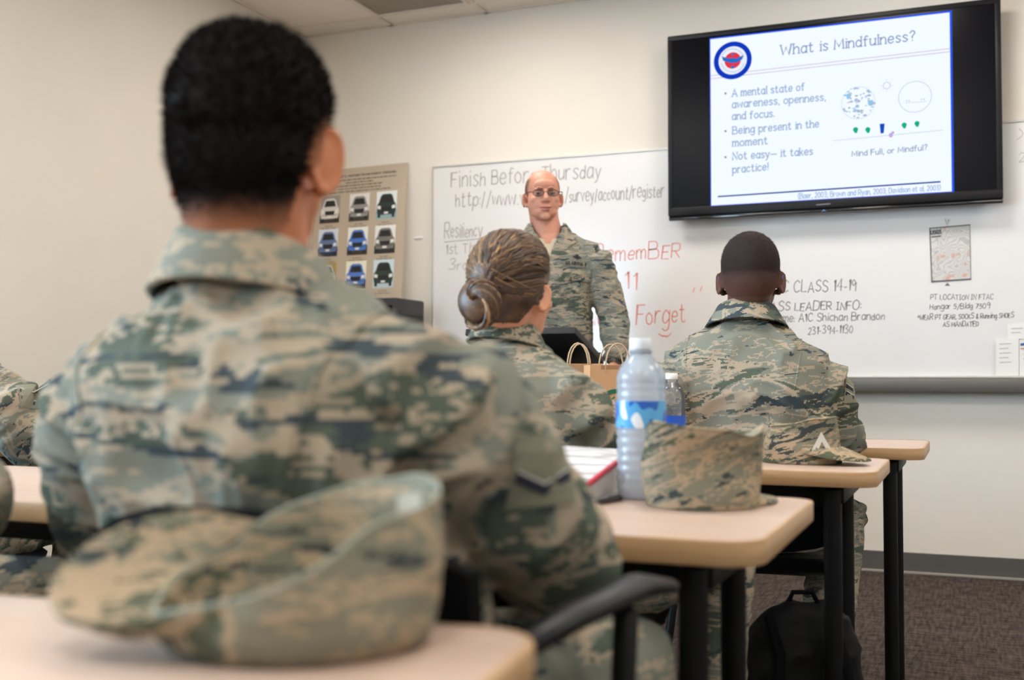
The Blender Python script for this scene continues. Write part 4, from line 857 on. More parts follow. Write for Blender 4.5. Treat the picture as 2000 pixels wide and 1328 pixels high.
bristles(Vh, Nh, mh**2.2, 16000, .0095, .0010, hb2, P1['root'], 4, (0, 0, .15))
seams(P1, J, 'LR', 1.08)
rank(P1['bvh'], at(1042,925,1.14), nrm(np.array([.75, -.62, .25])), (-.25, .15, 1), 1.1, P1['root'], 1)
# --- neighbour cut by the left picture edge: only the sleeve shows
dv = np.array([-1.0, -.015, .02]); J2 = {k: (v + dv if k[:3] != 'toe' else v) for k, v in J.items()}
for k in 'LR': J2['an'+k] = J2['an'+k] - np.array([0, 0, .02])
hf2 = head_frame(hf1[0]+dv, math.radians(-4), 0, 0, 1.08)
J2['elR'] = at(-58,1010,1.36); J2['wrR'] = J2['elR'] + np.array([-.25, .17, .03])
P2 = person('person at the left picture edge of whom only a blurred camouflage sleeve shows', J2, yw, 1.04, hf2, skin_mat('skin_b', srgb(186,128,98)), cm_e, 9, cvoxel=.009, voxel=.007)
m2 = hair_mask(P2['q'], -.07, .02); hair_shell(P2['V'], P2['N'], P2['F'], hf2, m2, .006, hb, P2['root'], 'short dark hair')

# --- woman with a bun in the second row
yw = math.radians(-28)
J = dict(neck=at(992,672,2.31), pelvis=np.array([-.83, 2.06, .55]), shL=at(948,735,2.42), shR=at(1118,792,2.18), elL=at(960,900,2.56), elR=at(1160,872,2.26))
J['wrL'] = J['elL'] + np.array([.16, .18, .03]); J['wrR'] = J['elR'] + np.array([-.05, .23, .05])
J = seated_legs(J, math.radians(-14), .92, (.10, .2), .36, .60, .06, (0, -.3))
hf3 = head_frame(at(1001,570,2.30), math.radians(-6), math.radians(-3), 0, .955)
P3 = person('seated woman in camouflage with brown hair in a low bun, turned toward the screen', J, yw, .90, hf3, skin_mat('skin_c', srgb(214,152,122)), cm_a, 14, cvoxel=.005, prof=tuple((t, w*.90, d*.93, f) for t, w, d, f in SEATED), neck_r=.050,
            collar_k=dict(r=(.062, .062), h=.050, flare=.028, tilt=math.radians(-8), yaw=math.radians(-18), dz=.012))
def strand_mat(tone=False):
    m, N, L = new_mat('hair_brown'); b = N['Principled BSDF']; b.inputs['Roughness'].default_value = .42; b.inputs['Specular IOR Level'].default_value = .45
    tc = N.new('ShaderNodeTexCoord'); t = N.new('ShaderNodeTexNoise'); t.inputs['Scale'].default_value = 26; t.inputs['Detail'].default_value = 4; L.new(tc.outputs['Object'], t.inputs['Vector'])
    r = N.new('ShaderNodeValToRGB'); e = r.color_ramp.elements; e[0].position = .32; e[0].color = srgb(48,33,24); e[1].position = .80; e[1].color = srgb(160,120,78); q = e.new(.54); q.color = srgb(86,61,41)
    if tone:
        at_ = N.new('ShaderNodeAttribute'); at_.attribute_name = 'tone'; L.new(at_.outputs['Fac'], r.inputs[0])
    else: L.new(t.outputs['Fac'], r.inputs[0])
    L.new(r.outputs[0], b.inputs['Base Color']); return m
def tones(o, per, seed):
    n = len(o.data.vertices); g_ = np.random.default_rng(seed); v = np.repeat(np.clip(g_.normal(.5, .14, n//per+2), .2, .85), per)[:n]; a_ = o.data.attributes.new('tone', 'FLOAT', 'POINT'); a_.data.foreach_set('value', v.astype(np.float32))
hst = strand_mat(True); hst.name = 'hair_brown_strands'
hbr = strand_mat(); c3, R3, s3 = hf3
def H3(p): return c3 + s3*(R3 @ np.asarray(p, float))
q3 = P3['q']; nl = np.interp(q3[:, 1], [-.11, -.05, -.035, .0, .012, .03, .055, .08], [-.075, -.072, -.045, .006, .004, .022, .05, .082])
m3 = sstep(nl-.004, nl+.010, q3[:, 2])*(np.abs(q3[:, 0]) < .0825)
hair3, Vh, Nh, mh = hair_shell(P3['V'], P3['N'], P3['F'], hf3, m3, .0085, hbr, P3['root'], 'brown hair drawn back into a bun', .2)
bunc = np.array((-.022, -.120, -.030))
st = MB(); g = np.random.default_rng(5)
def scalp(d):
    d = nrm(d); return np.array((0, -.012, .030)) + d*np.array((.0765, .098, .088))*(1.135+.045*max(0, d[2]))
for k in range(520):
    a = g.uniform(-math.pi, math.pi)                       # around the hairline
    d0 = np.array([math.sin(a)*.98, .15+.55*math.cos(a)*.9, .25 + .65*max(0, math.cos(a)) - .95*max(0, -math.cos(a))]); d0 = nrm(d0)
    d1 = nrm(np.array([g.normal(0, .10), -1, -.30+g.normal(0, .10)])); P = []
    for t in np.linspace(0, 1, 9):
        d = nrm(d0*(1-t) + d1*t + np.array([0, 0, .25*math.sin(math.pi*t)])*(.6 if d0[2] > 0 else 0)); p = scalp(d)*(1 + .01*g.normal()*.4)
        low = np.array((0, -.03, -.02)); p = p if p[2] > -.02 else p*.93+low*.07
        P.append(H3(p))
    st.tube(P, g.uniform(.0014, .0036)*np.array([.5, 1, 1, 1, 1, 1, 1, 1, .6]), 5, flat=.7)
o = obj('hair_strands', st, hst, hair3); tones(o, 9*5+2, 3)
bn = MB()
for k in range(46):
    ph = 2*math.pi*k/46; P = []; r0 = g.uniform(.92, 1.06)
    for t in np.linspace(0, 1, 16):
        th = 2*math.pi*(t*.62) + ph; mi_ = ph*1.0 + t*5.4; rm = .030*r0; R0 = .030
        x, z = (R0 + rm*math.cos(mi_))*math.cos(th), (R0 + rm*math.cos(mi_))*math.sin(th); y = -rm*.85*math.sin(mi_); P.append(H3(bunc + np.array((x, y, z))))
    bn.tube(P, .0038*r0, 6)
bun = obj('bun', bn, hst, P3['root'], label='coiled bun'); tones(bun, 16*6+2, 6)
obj('bun_core', MB().ellipsoid(H3(bunc+np.array((0, .012, 0))), np.array((.048, .024, .048))*s3, R3), hbr, bun)

# --- man with a close fade in the third row
yw = math.radians(10)
J = dict(neck=at(1458,632,3.06), pelvis=np.array([-.545, 3.075, .54]), shL=at(1322,726,3.12), shR=at(1592,732,3.02), elL=at(1284,862,3.20), elR=at(1640,868,3.08))
J['wrL'] = J['elL'] + np.array([.12, .20, .05]); J['wrR'] = J['elR'] + np.array([-.13, .22, .06])
J = seated_legs(J, math.radians(4), 1.0, (.12, .16), .37, .55, .34, (0, -.1))
hf4 = head_frame(at(1466,542,3.06), math.radians(8), math.radians(-3), 0, 1.03)
P4 = person('seated man in camouflage with a close fade haircut and glasses, back to the camera', J, yw, 1.03, hf4, skin_mat('skin_d', srgb(88,58,48)), cm_b, 21, cvoxel=.0055, neck_r=.057, amp=.0075,
            collar_k=dict(r=(.069, .066), h=.048, flare=.034, tilt=math.radians(-6), yaw=math.radians(8), dz=.012, drop=.03))
hk = crop_mat('hair_fade', srgb(48,39,38), srgb(88,60,50), .2, 120); hk2 = plain('hair_bristle_dark', srgb(42,34,33), .85, spec=.1)
m4 = hair_mask(P4['q'], -.045, .085); o_, Vh, Nh, mh = hair_shell(P4['V'], P4['N'], P4['F'], hf4, m4, .0015, hk, P4['root'], 'close-cropped dark hair', .3)
bristles(Vh, Nh, mh**2, 9000, .0024, .0005, hk2, P4['root'], 8)
seams(P4, J)
rank(P4['bvh'], at(1655,765,3.0), nrm(np.array([.85, -.5, .2])), (-.25, .1, 1), 1.05, P4['root'], 2)
def glasses(hf, parent, frame, rim=.0012):
    c, R, s = hf; T_ = lambda p: c + s*(R @ np.array(p)); gl = MB()
    for sg in (-1, 1):
        ov = [T_((sg*.032+.0235*math.cos(a), .104-.006*abs(math.cos(a))*0-.10*abs(sg*.032+.0235*math.cos(a))**1.0*.2, .003+.0145*math.sin(a))) for a in np.arange(24)*2*math.pi/24]
        gl.tube(ov, rim*s, 6, closed=True)
        gl.tube([T_((sg*.0555, .099, .008)), T_((sg*.075, .085, .010)), T_((sg*.083, .03, .010)), T_((sg*.084, -.005, .008)), T_((sg*.082, -.018, -.008))], rim*1.1*s, 6)
    gl.tube([T_((-.0095, .104, .006)), T_((0, .108, .009)), T_((.0095, .104, .006))], rim*s, 6)
    o = obj('glasses', gl, frame, parent, label='thin metal-rimmed glasses'); lens, N, L = new_mat('lens'); b = N['Principled BSDF']
    N.remove(b); tr_ = N.new('ShaderNodeBsdfTransparent'); tr_.inputs[0].default_value = (.86, .85, .84, 1); gs_ = N.new('ShaderNodeBsdfGlossy'); gs_.inputs['Roughness'].default_value = .05; mx = N.new('ShaderNodeMixShader'); mx.inputs[0].default_value = .06
    L.new(tr_.outputs[0], mx.inputs[1]); L.new(gs_.outputs[0], mx.inputs[2]); L.new(mx.outputs[0], N['Material Output'].inputs[0])
    for sg in (-1, 1):
        mb = MB(); ov = [T_((sg*.032+.0228*math.cos(a), .1035, .003+.014*math.sin(a))) for a in np.arange(24)*2*math.pi/24]; back = [p - R @ np.array((0, .0012, 0))*s for p in ov]
        mb.loft([np.array(ov), np.array(back)]); obj('lens', mb, lens, o, smooth=False)
glasses(hf4, P4['root'], plain('glasses_blue', srgb(60,90,160), .3))

# --- person cropped at the far left in the second row
yw = math.radians(-8)
ofs = np.array([-2.50, 2.09, 0])
J = dict(neck=ofs+np.array([0, 0, 1.03]), pelvis=ofs+np.array([0, -.02, .55]), shL=ofs+np.array([-.19, .02, .945]), shR=at(5,775,2.72), elL=ofs+np.array([-.26, .12, .74]), elR=at(62,868,2.74))
J['wrL'] = J['elL'] + np.array([.12, .20, .05]); J['wrR'] = J['elR'] + np.array([-.12, .20, .06])
J = seated_legs(J, yw, 1.0, (.12, .16), .38, .55, .06)
hf5 = head_frame(ofs+np.array([0, .03, 1.205]), math.radians(-6), 0, 0, 1.02)
P5 = person('person in camouflage cropped by the left picture edge, right sleeve and leg showing', J, yw, 1.0, hf5, skin_mat('skin_e', srgb(190,132,104)), cm_d, 33, cvoxel=.006, voxel=.006)
m5 = hair_mask(P5['q'], -.07, .02); hair_shell(P5['V'], P5['N'], P5['F'], hf5, m5, .006, hb, P5['root'], 'short dark hair')
rank(P5['bvh'], at(72,765,2.68), nrm(np.array([.8, -.45, .35])), (-.35, .1, 1), 1.0, P5['root'], 2)

# --- standing instructor
yw = math.radians(204)
gx_ = np.array([-1.75, 4.70, 0])
J = dict(neck=at(1068,458,4.98), pelvis=gx_+np.array([0, 0, .98]), shR=at(992,496,5.00), shL=at(1158,502,4.96), elR=at(975,625,5.02), elL=at(1200,622,4.96), wrR=at(985,700,4.86), wrL=at(1203,706,4.86))
for k, sg in (('R', -1), ('L', 1)):
    rt = RGT*sg; J['hip'+k] = J['pelvis']+rt*.09; J['kn'+k] = gx_+rt*.11+np.array([0, 0, .52]); J['an'+k] = gx_+rt*.12+np.array([0, 0, .10])
J['palmL'] = (-.3, -.3, -1); J['palmR'] = (.3, -.3, -1)
hf6 = head_frame(at(1060,384,4.94), math.radians(208), math.radians(-2), math.radians(1), 1.0)
P6 = person('standing instructor in camouflage with shaved head and glasses behind the lectern', J, yw, 1.0, hf6, skin_mat('skin_f', srgb(206,146,122), .05), cm_c, 41, pose='standing', voxel=.0034, cvoxel=.005, sculpt=True, neck_r=.066, jaw=1.12, es=.85)
c6, R6, s6 = hf6; H6 = lambda p: c6 + s6*(R6 @ np.asarray(p, float))
q6 = P6['q']; crown = sstep(.088, .060, q6[:, 2] + .0*q6[:, 1]) ; m6 = hair_mask(q6, -.06, .02)*np.maximum(crown, sstep(-.02, -.06, q6[:, 1]))*sstep(.05, .02, q6[:, 1])
hair_shell(P6['V'], P6['N'], P6['F'], hf6, m6, .0012, crop_mat('hair_stubble', srgb(120,92,76), srgb(206,146,122), .2, 150), P6['root'], 'shaved brown stubble')
whitem = plain('eye_white', srgb(186,172,164), .3); irism = plain('iris', srgb(52,44,40), .25); brow = plain('brow_hair', srgb(96,66,48), .8)
for sg in (-1, 1):
    e_ = obj('eye', MB().ellipsoid(H6((sg*.031, .0785, .003)), np.array((.0130, .010, .0050))*s6, R6, 18, 12), whitem, P6['root']); obj('iris', MB().ellipsoid(H6((sg*.031+.001, .0872, .003)), np.array((.0052, .0024, .0046))*s6, R6, 14, 8), irism, e_)
    obj('eyelid', MB().tube([H6((sg*.031-.016, .0815, .0045)), H6((sg*.031-.006, .0880, .0088)), H6((sg*.031+.006, .0880, .0088)), H6((sg*.031+.016, .0815, .0045))], np.array([.0018, .003, .003, .0018])*s6, 8), P6['body'].data.materials[0], P6['root'])
    obj('eyebrow', MB().tube([H6((sg*.012, .0985, .0215)), H6((sg*.028, .0965, .0255)), H6((sg*.048, .083, .0235))], np.array([.003, .0034, .0018])*s6, 8, flat=.7), brow, P6['root'])
obj('lips', MB().tube([H6((-.024, .0935, -.0595)), H6((-.010, .1045, -.0575)), H6((0, .1055, -.0585)), H6((.010, .1045, -.0575)), H6((.024, .0935, -.0595))], np.array([.0015, .004, .0042, .004, .0015])*s6, 8), plain('lip', srgb(172,100,92), .5), P6['root'])
glasses(hf6, P6['root'], plain('glasses_metal', srgb(58,50,46), .3, .7), .0014)
# open collar with undershirt, chest pocket, name tape and badge
nb = J['neck']; f6 = P6['fw']; r6 = P6["rt"]
Rt = rotz(yw)
def L6(p): return nb + Rt @ np.asarray(p, float)
fn = nrm(f6*1.0 + np.array([0, 0, .15])); upz = (0, 0, 1); cr6 = np.cross(np.array([0, 0, 1.]), f6)       # cr6: to the right in the picture
def chest(u, v, lift, fall=.050):
    o = nb + cr6*u + np.array([0, 0, v]); h = P6['bvh'].ray_cast(Vector(o + f6*.4), Vector(-f6), .40)
    d = (np.array(h[0][:]) - nb) @ f6 if h[0] is not None else fall
    return nb + cr6*u + np.array([0, 0, v]) + f6*(max(d, fall if v > -.03 else -1) + lift)
jm = P6['jacket'].data; bmj = bmesh.new(); bmj.from_mesh(jm); og = ORG[P6['root'].name]; dead = []
for f_ in bmj.faces:
    p_ = np.array(f_.calc_center_median()[:]) + og - nb; u_, v_, d_ = p_ @ cr6, p_[2], p_ @ f6
    if d_ > .01 and v_ > -.112 and abs(u_) < .046*(v_+.112)/.112 + .004: dead.append(f_)
bmesh.ops.delete(bmj, geom=dead, context='FACES'); bmj.to_mesh(jm); bmj.free()
us = MB(); P_, F_ = gridpoly(1, 1, 8, 8)
us.add([chest(u*(.030+.085*(v+.5)), -.122+.105*(v+.5) - .016*math.cos(u*math.pi)*(v+.5), -.004, .03) for u, v in P_], F_); obj('undershirt', us, plain('tan_undershirt', srgb(200,184,158), .95), P6['root'])
collar(nb+np.array([0, 0, .006]), yw, math.radians(4), (.073, .072), 1.0, cm_c, P6['root'], .046, .026, 150, .004)
for sg in (-1, 1):
    inn = [(.070, .048, .028), (.066, .030, .045), (.060, .006, .06), (.046, -.026, .06), (.026, -.068, .06), (.004, -.110, .06)]; ou = [(.084, .046, .020), (.100, .022, .030), (.116, -.010, .03), (.124, -.042, .03), (.080, -.074, .03), (.014, -.124, .03)]
    rows = []
    for (a1, b1, f1), (a2, b2, f2) in zip(inn, ou):
        pts = [chest(sg*(a1*(1-t)+a2*t), b1*(1-t)+b2*t, .007, f1*(1-t)+f2*t) for t in (0, .33, .67, 1)]; rows.append(np.array(pts + [p - f6*.005 for p in pts[::-1]]))
    obj('collar_wing', MB().loft(rows), cm_c, P6['root'], angle=60)
fn = nrm(f6*1.0 + np.array([0, 0, .15])); upz = (0, 0, 1)
cpk = at(1128,535,4.84)
decal(P6['bvh'], cpk, fn, upz, [(*gridpoly(.125, .050, 8, 4), 0, .003)], [cm_c], P6['root'], 'pocket_flap', .003)
st_, w_ = write('U.S. AIR FORCE', width=.095, h=.0135); P_, F_ = strokes_shape([([(a-.0475, b-.006) for a, b in p], k) for p, k in st_], .0032)
decal(P6['bvh'], at(1127,512,4.84), fn, upz, [(*gridpoly(.112, .022, 8, 2), 0, .0005), (P_, F_, 1, .0018)], [OLIVE, NAVY], P6['root'], 'service_tape', .003, 'cloth tape reading U.S. AIR FORCE')
bd_ = [([(-.018, .0), (-.006, .006), (0, .002), (.006, .006), (.018, .0)], 1.0), ([(-.008, -.004), (.008, -.004)], 1.0), ([(0, -.006), (0, .010)], 1.0), ([(-.006, .012), (.006, .012)], 1.0)]
P_, F_ = strokes_shape(bd_, .0055); decal(P6['bvh'], at(1129,498,4.84), fn, upz, [(P_, F_, 0, .001)], [NAVY], P6['root'], 'occupational_badge', .003)

chair(-.598, 1.108, math.radians(-6), 'black armchair of the foreground person, its back edge and right armrest showing', True, .46, .50, .822)
chair(-1.70, 1.07, math.radians(-4), 'black armchair of the person at the left picture edge', True, .46, .50, .80)
chair(-.83, 2.10, math.radians(-14), 'black chair under the woman with the bun', False, .40, .50, .69)
chair(-.545, 3.085, math.radians(4), 'black chair under the man with the close fade', False, .44, .50, .69)
chair(-2.50, 2.11, math.radians(-8), 'black chair under the cropped person at far left', False, .44, .52, .76)
# ------------------------------------------------------------------ patrol caps
cap_m1 = camo('camo_cap_a', 11, .004, .95, warm=.32); cap_m2 = camo('camo_cap_b', 12, .003, 1.3, (0, .4, 0), warm=.38); cap_m3 = camo('camo_cap_c', 13, .0025, 1.1, (0, .3, .5), warm=.45)
TH = .74
def slump(V, seed, amp, zmin):
    n = np.c_[vnoise(V*16, seed), vnoise(V*16+7, seed+1), vnoise(V*16+13, seed+2)]-.5; k = sstep(0, .05, V[:, 2]-zmin)[:, None]; r = (1-np.abs(2*vnoise((V+n*.05)*np.array([30, 30, 18]), seed+4)-1))[:, None]
    return V + n*amp*k*2 + n*r*amp*k
def cap(center, yaw, label, mat, hgt=.105, a=.098, b=.083, seed=1, amp=.010, dent=.012, lean=0.0, back=.0, brim_len=.066, top_out=1.05, bz=.010, bdrop=.006):
    c = np.array([center[0], center[1], TH]); R = rotz(yaw); root = thing('patrol_cap', label, 'cap', tuple(c), 'camouflage patrol caps'); n = 48; ang = np.arange(n)*2*math.pi/n
    def ring(k, z, off=0): 
        zz = np.full(n, z) if np.isscalar(z) else z
        return np.c_[a*k*np.cos(ang)+lean*zz/hgt, b*k*np.sin(ang), zz]
    hz = hgt*(1 - back*(1-np.cos(ang))*.5)
    rings = [ring(1.0, .0005), ring(1.012, .012), ring(1.004, .030), ring(1.01, .034)] + [ring(1.01+(top_out-1.01)*t, .034+(hz-.034)*t) for t in (.25, .5, .75, .92)] + [ring(top_out-.012, hz+.002), ring(top_out-.05, hz+.001)]
    rings += [ring(k, hz*(1-dent/hgt*(1-k**2))) for k in (.8, .6, .4, .2, .05)]
    mb = MB().loft(rings); V = slump(mb.verts(), seed, amp, 0); V[:, 2] = np.maximum(V[:, 2], .0005); mb.v = [V @ R.T + c]
    obj('crown', mb, mat, root, angle=70)
    sm_ = MB().tube(slump(np.array(rings[8]), seed, amp, 0) @ R.T + c, .0022, 6, closed=True); obj('seam', sm_, mat, root)
    bm_ = MB(); rows = []
    for i in range(17):
        t = math.radians(-64 + 8*i); e = math.cos((t)/math.radians(64)*math.pi/2)**.6; p0 = np.array((a*1.0*math.cos(t), b*math.sin(t), bz)); d = np.array((brim_len*e, .012*math.sin(t)*e, -bdrop*e))
        arch = -.010*(math.sin(t)**2)
        rows.append(np.array([p0+(0, 0, .003), p0+d*.55+(0, 0, .0035+arch*.3), p0+d+(0, 0, .0025+arch), p0+d*1.01+(0, 0, -.0005+arch*.9), p0+d*.55+(0, 0, -.001+arch*.3), p0+(0, 0, -.002)]))
    bm_.loft(rows); V = bm_.verts(); V[:, 2] = np.maximum(V[:, 2], .0006); bm_.v = [V @ R.T + c]; obj('brim', bm_, mat, root, angle=60)
    return root, R, c
cap((-.399, 1.766), math.radians(62), 'camouflage patrol cap with a sagging crown beside the large water bottle', cap_m2, .112, .094, .086, 5, .010, .016, -.006, -.10, .055, 1.06)
r3, R3c, c3c = cap((-.378, 2.715), math.radians(-20), 'camouflage patrol cap with a pointed badge, brim toward the table end', cap_m3, .100, .094, .084, 8, .011, -.004, .006, .20, .074, .90, .036, .026)
bg = MB(); W3 = lambda y, z, k=0: c3c + R3c @ np.array((.099+k-.0*z, y, z))
tri = [([(-.020, .016), (0, .052), (.020, .016), (-.020, .016)], 1.0), ([(-.010, .022), (0, .042), (.010, .022)], 1.0)]
# badge faces the camera side of the front panel
ang_b = math.radians(-36)
def badge(u, v):
    t = ang_b + u/.09; return c3c + R3c @ np.array(((.0955-.12*max(0, v-.02))*math.cos(t)*1.05, (.0875-.12*max(0, v-.02))*math.sin(t)*1.05, v+.018))
ribbons(tri, .006, badge, bg); obj('cap_badge', bg, SILVER, r3, smooth=False, label='pale triangular rank badge')

# upturned cap on the nearest table: open side up, brim to the left
root = thing('patrol_cap', 'blurred camouflage patrol cap lying upside down on the nearest table, brim to the left', 'cap', (-.485, .742, TH), 'camouflage patrol caps')
c = np.array([-.485, .742, TH]); Rc = rotz(math.radians(28)); n = 56; ang = np.arange(n)*2*math.pi/n
A_, B_ = .106, .090
hrim = .079 + .042*np.cos(ang) - .005*np.cos(2*ang) + .021*np.sin(ang)
def cring(k, z, sh=0): return np.c_[A_*k*np.cos(ang)+sh, B_*k*np.sin(ang), z]
outer = [cring(.05, np.full(n, .0008)), cring(.5, np.full(n, .0006)), cring(.90, np.full(n, .0008)), cring(.99, np.full(n, .008)), cring(1.03, .022+hrim*.05), cring(1.02, hrim*.42+.006), cring(1.035, hrim*.50+.006), cring(1.01, hrim*.75), cring(1.0, hrim-.002), cring(.995, hrim+.001)]
inner = [cring(.975, hrim-.001), cring(.965, hrim*.75), cring(.955, hrim*.5), cring(.93, hrim*.25), cring(.85, np.full(n, .012)), cring(.5, np.full(n, .006)), cring(.05, np.full(n, .006))]
mb = MB().loft(outer+inner); V = slump(mb.verts(), 31, .007, .0); V[:, 2] = np.maximum(V[:, 2], .0005); mb.v = [V @ Rc.T + c]; obj('crown', mb, cap_m1, root, angle=75)
sw = MB().tube(slump(cring(.99, hrim+.001), 31, .007, 0) @ Rc.T + c, .0016, 8, closed=True); obj('sweatband_edge', sw, plain('pale_piping', srgb(150,152,136), .9), root)
rows = []
for i in range(19):
    t = math.radians(180-66+132*i/18); e = max(0.0, math.cos((t-math.pi)/math.radians(66)*math.pi/2))**.55; hr = float(np.interp(t, ang, hrim)); far = math.sin(t)
    p0 = np.array((A_*.99*math.cos(t), B_*.99*math.sin(t), hr-.004)); d = np.array((-.078*e, .010*far*e, (.020+.030*far)*e)); arch = .010*math.sin(math.pi*.5*e)
    rows.append(np.array([p0+(0, 0, .003), p0+d*.5+(0, 0, .003-arch), p0+d+(0, 0, .002), p0+d*1.015, p0+d+(0, 0, -.003), p0+d*.5+(0, 0, -.003-arch), p0+(0, 0, -.003)]))
mb = MB().loft(rows); V = mb.verts(); V[:, 2] = np.maximum(V[:, 2], .001); mb.v = [V @ Rc.T + c]; obj('brim', mb, cap_m1, root, angle=60)
lbm = MB(); la = np.linspace(.35, 1.15, 8); rws = [np.array([np.array((A_*.962*math.cos(t), B_*.962*math.sin(t), z_)) @ Rc.T + c for z_ in (.062+.028*math.cos(t), .084+.028*math.cos(t))]) for t in la]
lbm.loft(rws, cap=False, closed_ring=False); obj('care_label', lbm, plain('care_label_cloth', srgb(178,168,150), .9), root)

# ------------------------------------------------------------------ bottles
def bottle_mat(name, tint, milky):
    m, N, L = new_mat(name); N.remove(N['Principled BSDF']); tr_ = N.new('ShaderNodeBsdfTransparent'); tr_.inputs[0].default_value = tint
    df = N.new('ShaderNodeBsdfTranslucent'); df.inputs[0].default_value = srgb(226,236,246); d2 = N.new('ShaderNodeBsdfDiffuse'); d2.inputs[0].default_value = srgb(222,232,244); mm = N.new('ShaderNodeMixShader'); mm.inputs[0].default_value = .5; L.new(df.outputs[0], mm.inputs[1]); L.new(d2.outputs[0], mm.inputs[2])
    gl = N.new('ShaderNodeBsdfGlossy'); gl.inputs['Roughness'].default_value = .08; fz = N.new('ShaderNodeFresnel'); fz.inputs[0].default_value = 1.4
    a = N.new('ShaderNodeMixShader'); a.inputs[0].default_value = milky; L.new(tr_.outputs[0], a.inputs[1]); L.new(mm.outputs[0], a.inputs[2]); b = N.new('ShaderNodeMixShader'); L.new(fz.outputs[0], b.inputs[0]); L.new(a.outputs[0], b.inputs[1]); L.new(gl.outputs[0], b.inputs[2]); L.new(b.outputs[0], N['Material Output'].inputs[0]); return m
def label_mat(name, c1, c2):
    m, N, L = new_mat(name); b = N['Principled BSDF']; b.inputs['Roughness'].default_value = .3; tc = N.new('ShaderNodeTexCoord'); mp = N.new('ShaderNodeMapping'); mp.inputs['Scale'].default_value = (30, 30, 22); L.new(tc.outputs['Object'], mp.inputs[0])
    t = N.new('ShaderNodeTexNoise'); t.inputs['Scale'].default_value = .9; t.inputs['Detail'].default_value = 1; L.new(mp.outputs[0], t.inputs['Vector']); r = N.new('ShaderNodeValToRGB'); r.color_ramp.interpolation = 'CONSTANT'; e = r.color_ramp.elements; e[0].color = c2; e[1].position = .56; e[1].color = c1; q = e.new(.44); q.color = srgb(90,170,226)
    L.new(t.outputs['Fac'], r.inputs[0]); L.new(r.outputs[0], b.inputs['Base Color']); return m
def bottle(x, y, s, label, ribs, mat, lmat, lab_z, cap_col, hz=1.0):
    t = thing('water_bottle', label, 'bottle', (x, y, TH), 'plastic water bottles'); prof = [(.006, .001), (.026, .0006), (.031, .004)]
    z = .010
    while z < .205*hz - .052:
        inlab = lab_z[0] < z < lab_z[1]; prof.append((.0325 if inlab else .0325 - (.0012 if int(z/.006) % 2 and ribs else 0), z)); z += .003 if ribs else .008
    h0 = .205*hz
    prof += [(.0325, h0-.052), (.0318, h0-.044), (.0285, h0-.035), (.022, h0-.026), (.0155, h0-.019), (.0128, h0-.015), (.0128, h0-.0145)]
    obj('bottle_body', MB().lathe([(r*s, zz*s) for r, zz in prof], (x, y, TH), 40), mat, t)
    obj('bottle_neck', MB().lathe([(r*s, zz*s) for r, zz in ((.0126, h0-.0145), (.0152, h0-.0135), (.0152, h0-.0115), (.0126, h0-.0105), (.0122, h0-.002))], (x, y, TH), 28), mat, t)
    cpv = MB().lathe([(r*s, zz*s) for r, zz in ((.0142, h0-.0095), (.0147, h0-.008), (.0147, h0+.003), (.0135, h0+.005), (.001, h0+.0052))], (x, y, TH), 30); obj('cap', cpv, plain('bottle_cap', cap_col, .4), t, angle=50)
    n = 40; an = np.arange(n)*2*math.pi/n; rg = [np.c_[.0331*s*np.cos(an)+x, .0331*s*np.sin(an)+y, np.full(n, TH+z_*s)] for z_ in (lab_z[0], lab_z[1])]
    obj('label_wrap', MB().loft(rg, cap=False), lmat, t)
    return t
bottle(-.516, 1.820, 1.27, 'large ribbed water bottle with blue and white label on the second table', True, bottle_mat('bottle_clear', (.92, .96, 1.0, 1), .72), label_mat('label_blue', srgb(38,96,196), srgb(232,238,244)), (.093, .128), srgb(226,232,240))
bottle(-.672, 2.640, 1.0, 'small clear water bottle with a solid blue label behind the large bottle', False, bottle_mat('bottle_clear_small', (.97, .97, .97, 1), .12), plain('label_solid_blue', srgb(28,84,190), .35), (.060, .108), srgb(236,234,230))

# ------------------------------------------------------------------ binder, pen
bdn = thing('ring_binder', 'thick white ring binder with a red cover edge lying on the second table', 'binder', (-.66, 1.80, TH))
cA, cB, cC, cD = np.array((-.575, 1.675)), np.array((-.560, 1.905)), np.array((-.83, 1.915)), np.array((-.845, 1.69))
hA, hB, hC, hD = .026, .074, .082, .034
def wedge(inset, lo, hi, shrink=0.0):
    ct = (cA+cB+cC+cD)/4; P = [ct+(p-ct)*(1-inset) for p in (cA, cB, cC, cD)]
    bot = [np.array((p[0], p[1], TH + h*lo+.001)) for p, h in zip(P, (hA, hB, hC, hD))]; top_ = [np.array((p[0], p[1], TH + h*hi-shrink)) for p, h in zip(P, (hA, hB, hC, hD))]
    return MB().add(bot+top_, [[3,2,1,0], [4,5,6,7], [0,1,5,4], [1,2,6,5], [2,3,7,6], [3,0,4,7]])
obj('page_block', wedge(.03, .06, .90), plain('page_edges', srgb(226,222,216), .8, noise=.05, nscale=200, stretch=(1, 1, 30)), bdn, smooth=False)
obj('lower_cover', wedge(0, 0, .06), M['white'], bdn, smooth=False)
def cover_print():
    m, N, L = new_mat('clear_sleeve'); b = N['Principled BSDF']; b.inputs['Roughness'].default_value = .25; tc = N.new('ShaderNodeTexCoord'); mp = N.new('ShaderNodeMapping'); mp.inputs['Scale'].default_value = (3, 14, 1); L.new(tc.outputs['Object'], mp.inputs[0]); t = N.new('ShaderNodeTexNoise'); t.inputs['Scale'].default_value = 3; L.new(mp.outputs[0], t.inputs['Vector']); r = N.new('ShaderNodeValToRGB'); r.color_ramp.elements[0].position = .4; r.color_ramp.elements[1].position = .6; r.color_ramp.elements[0].color = srgb(176,174,178); r.color_ramp.elements[1].color = srgb(236,234,234); L.new(t.outputs['Fac'], r.inputs[0]); L.new(r.outputs[0], b.inputs['Base Color']); return m
obj('top_cover', wedge(0, .90, 1.0), cover_print(), bdn, smooth=False)
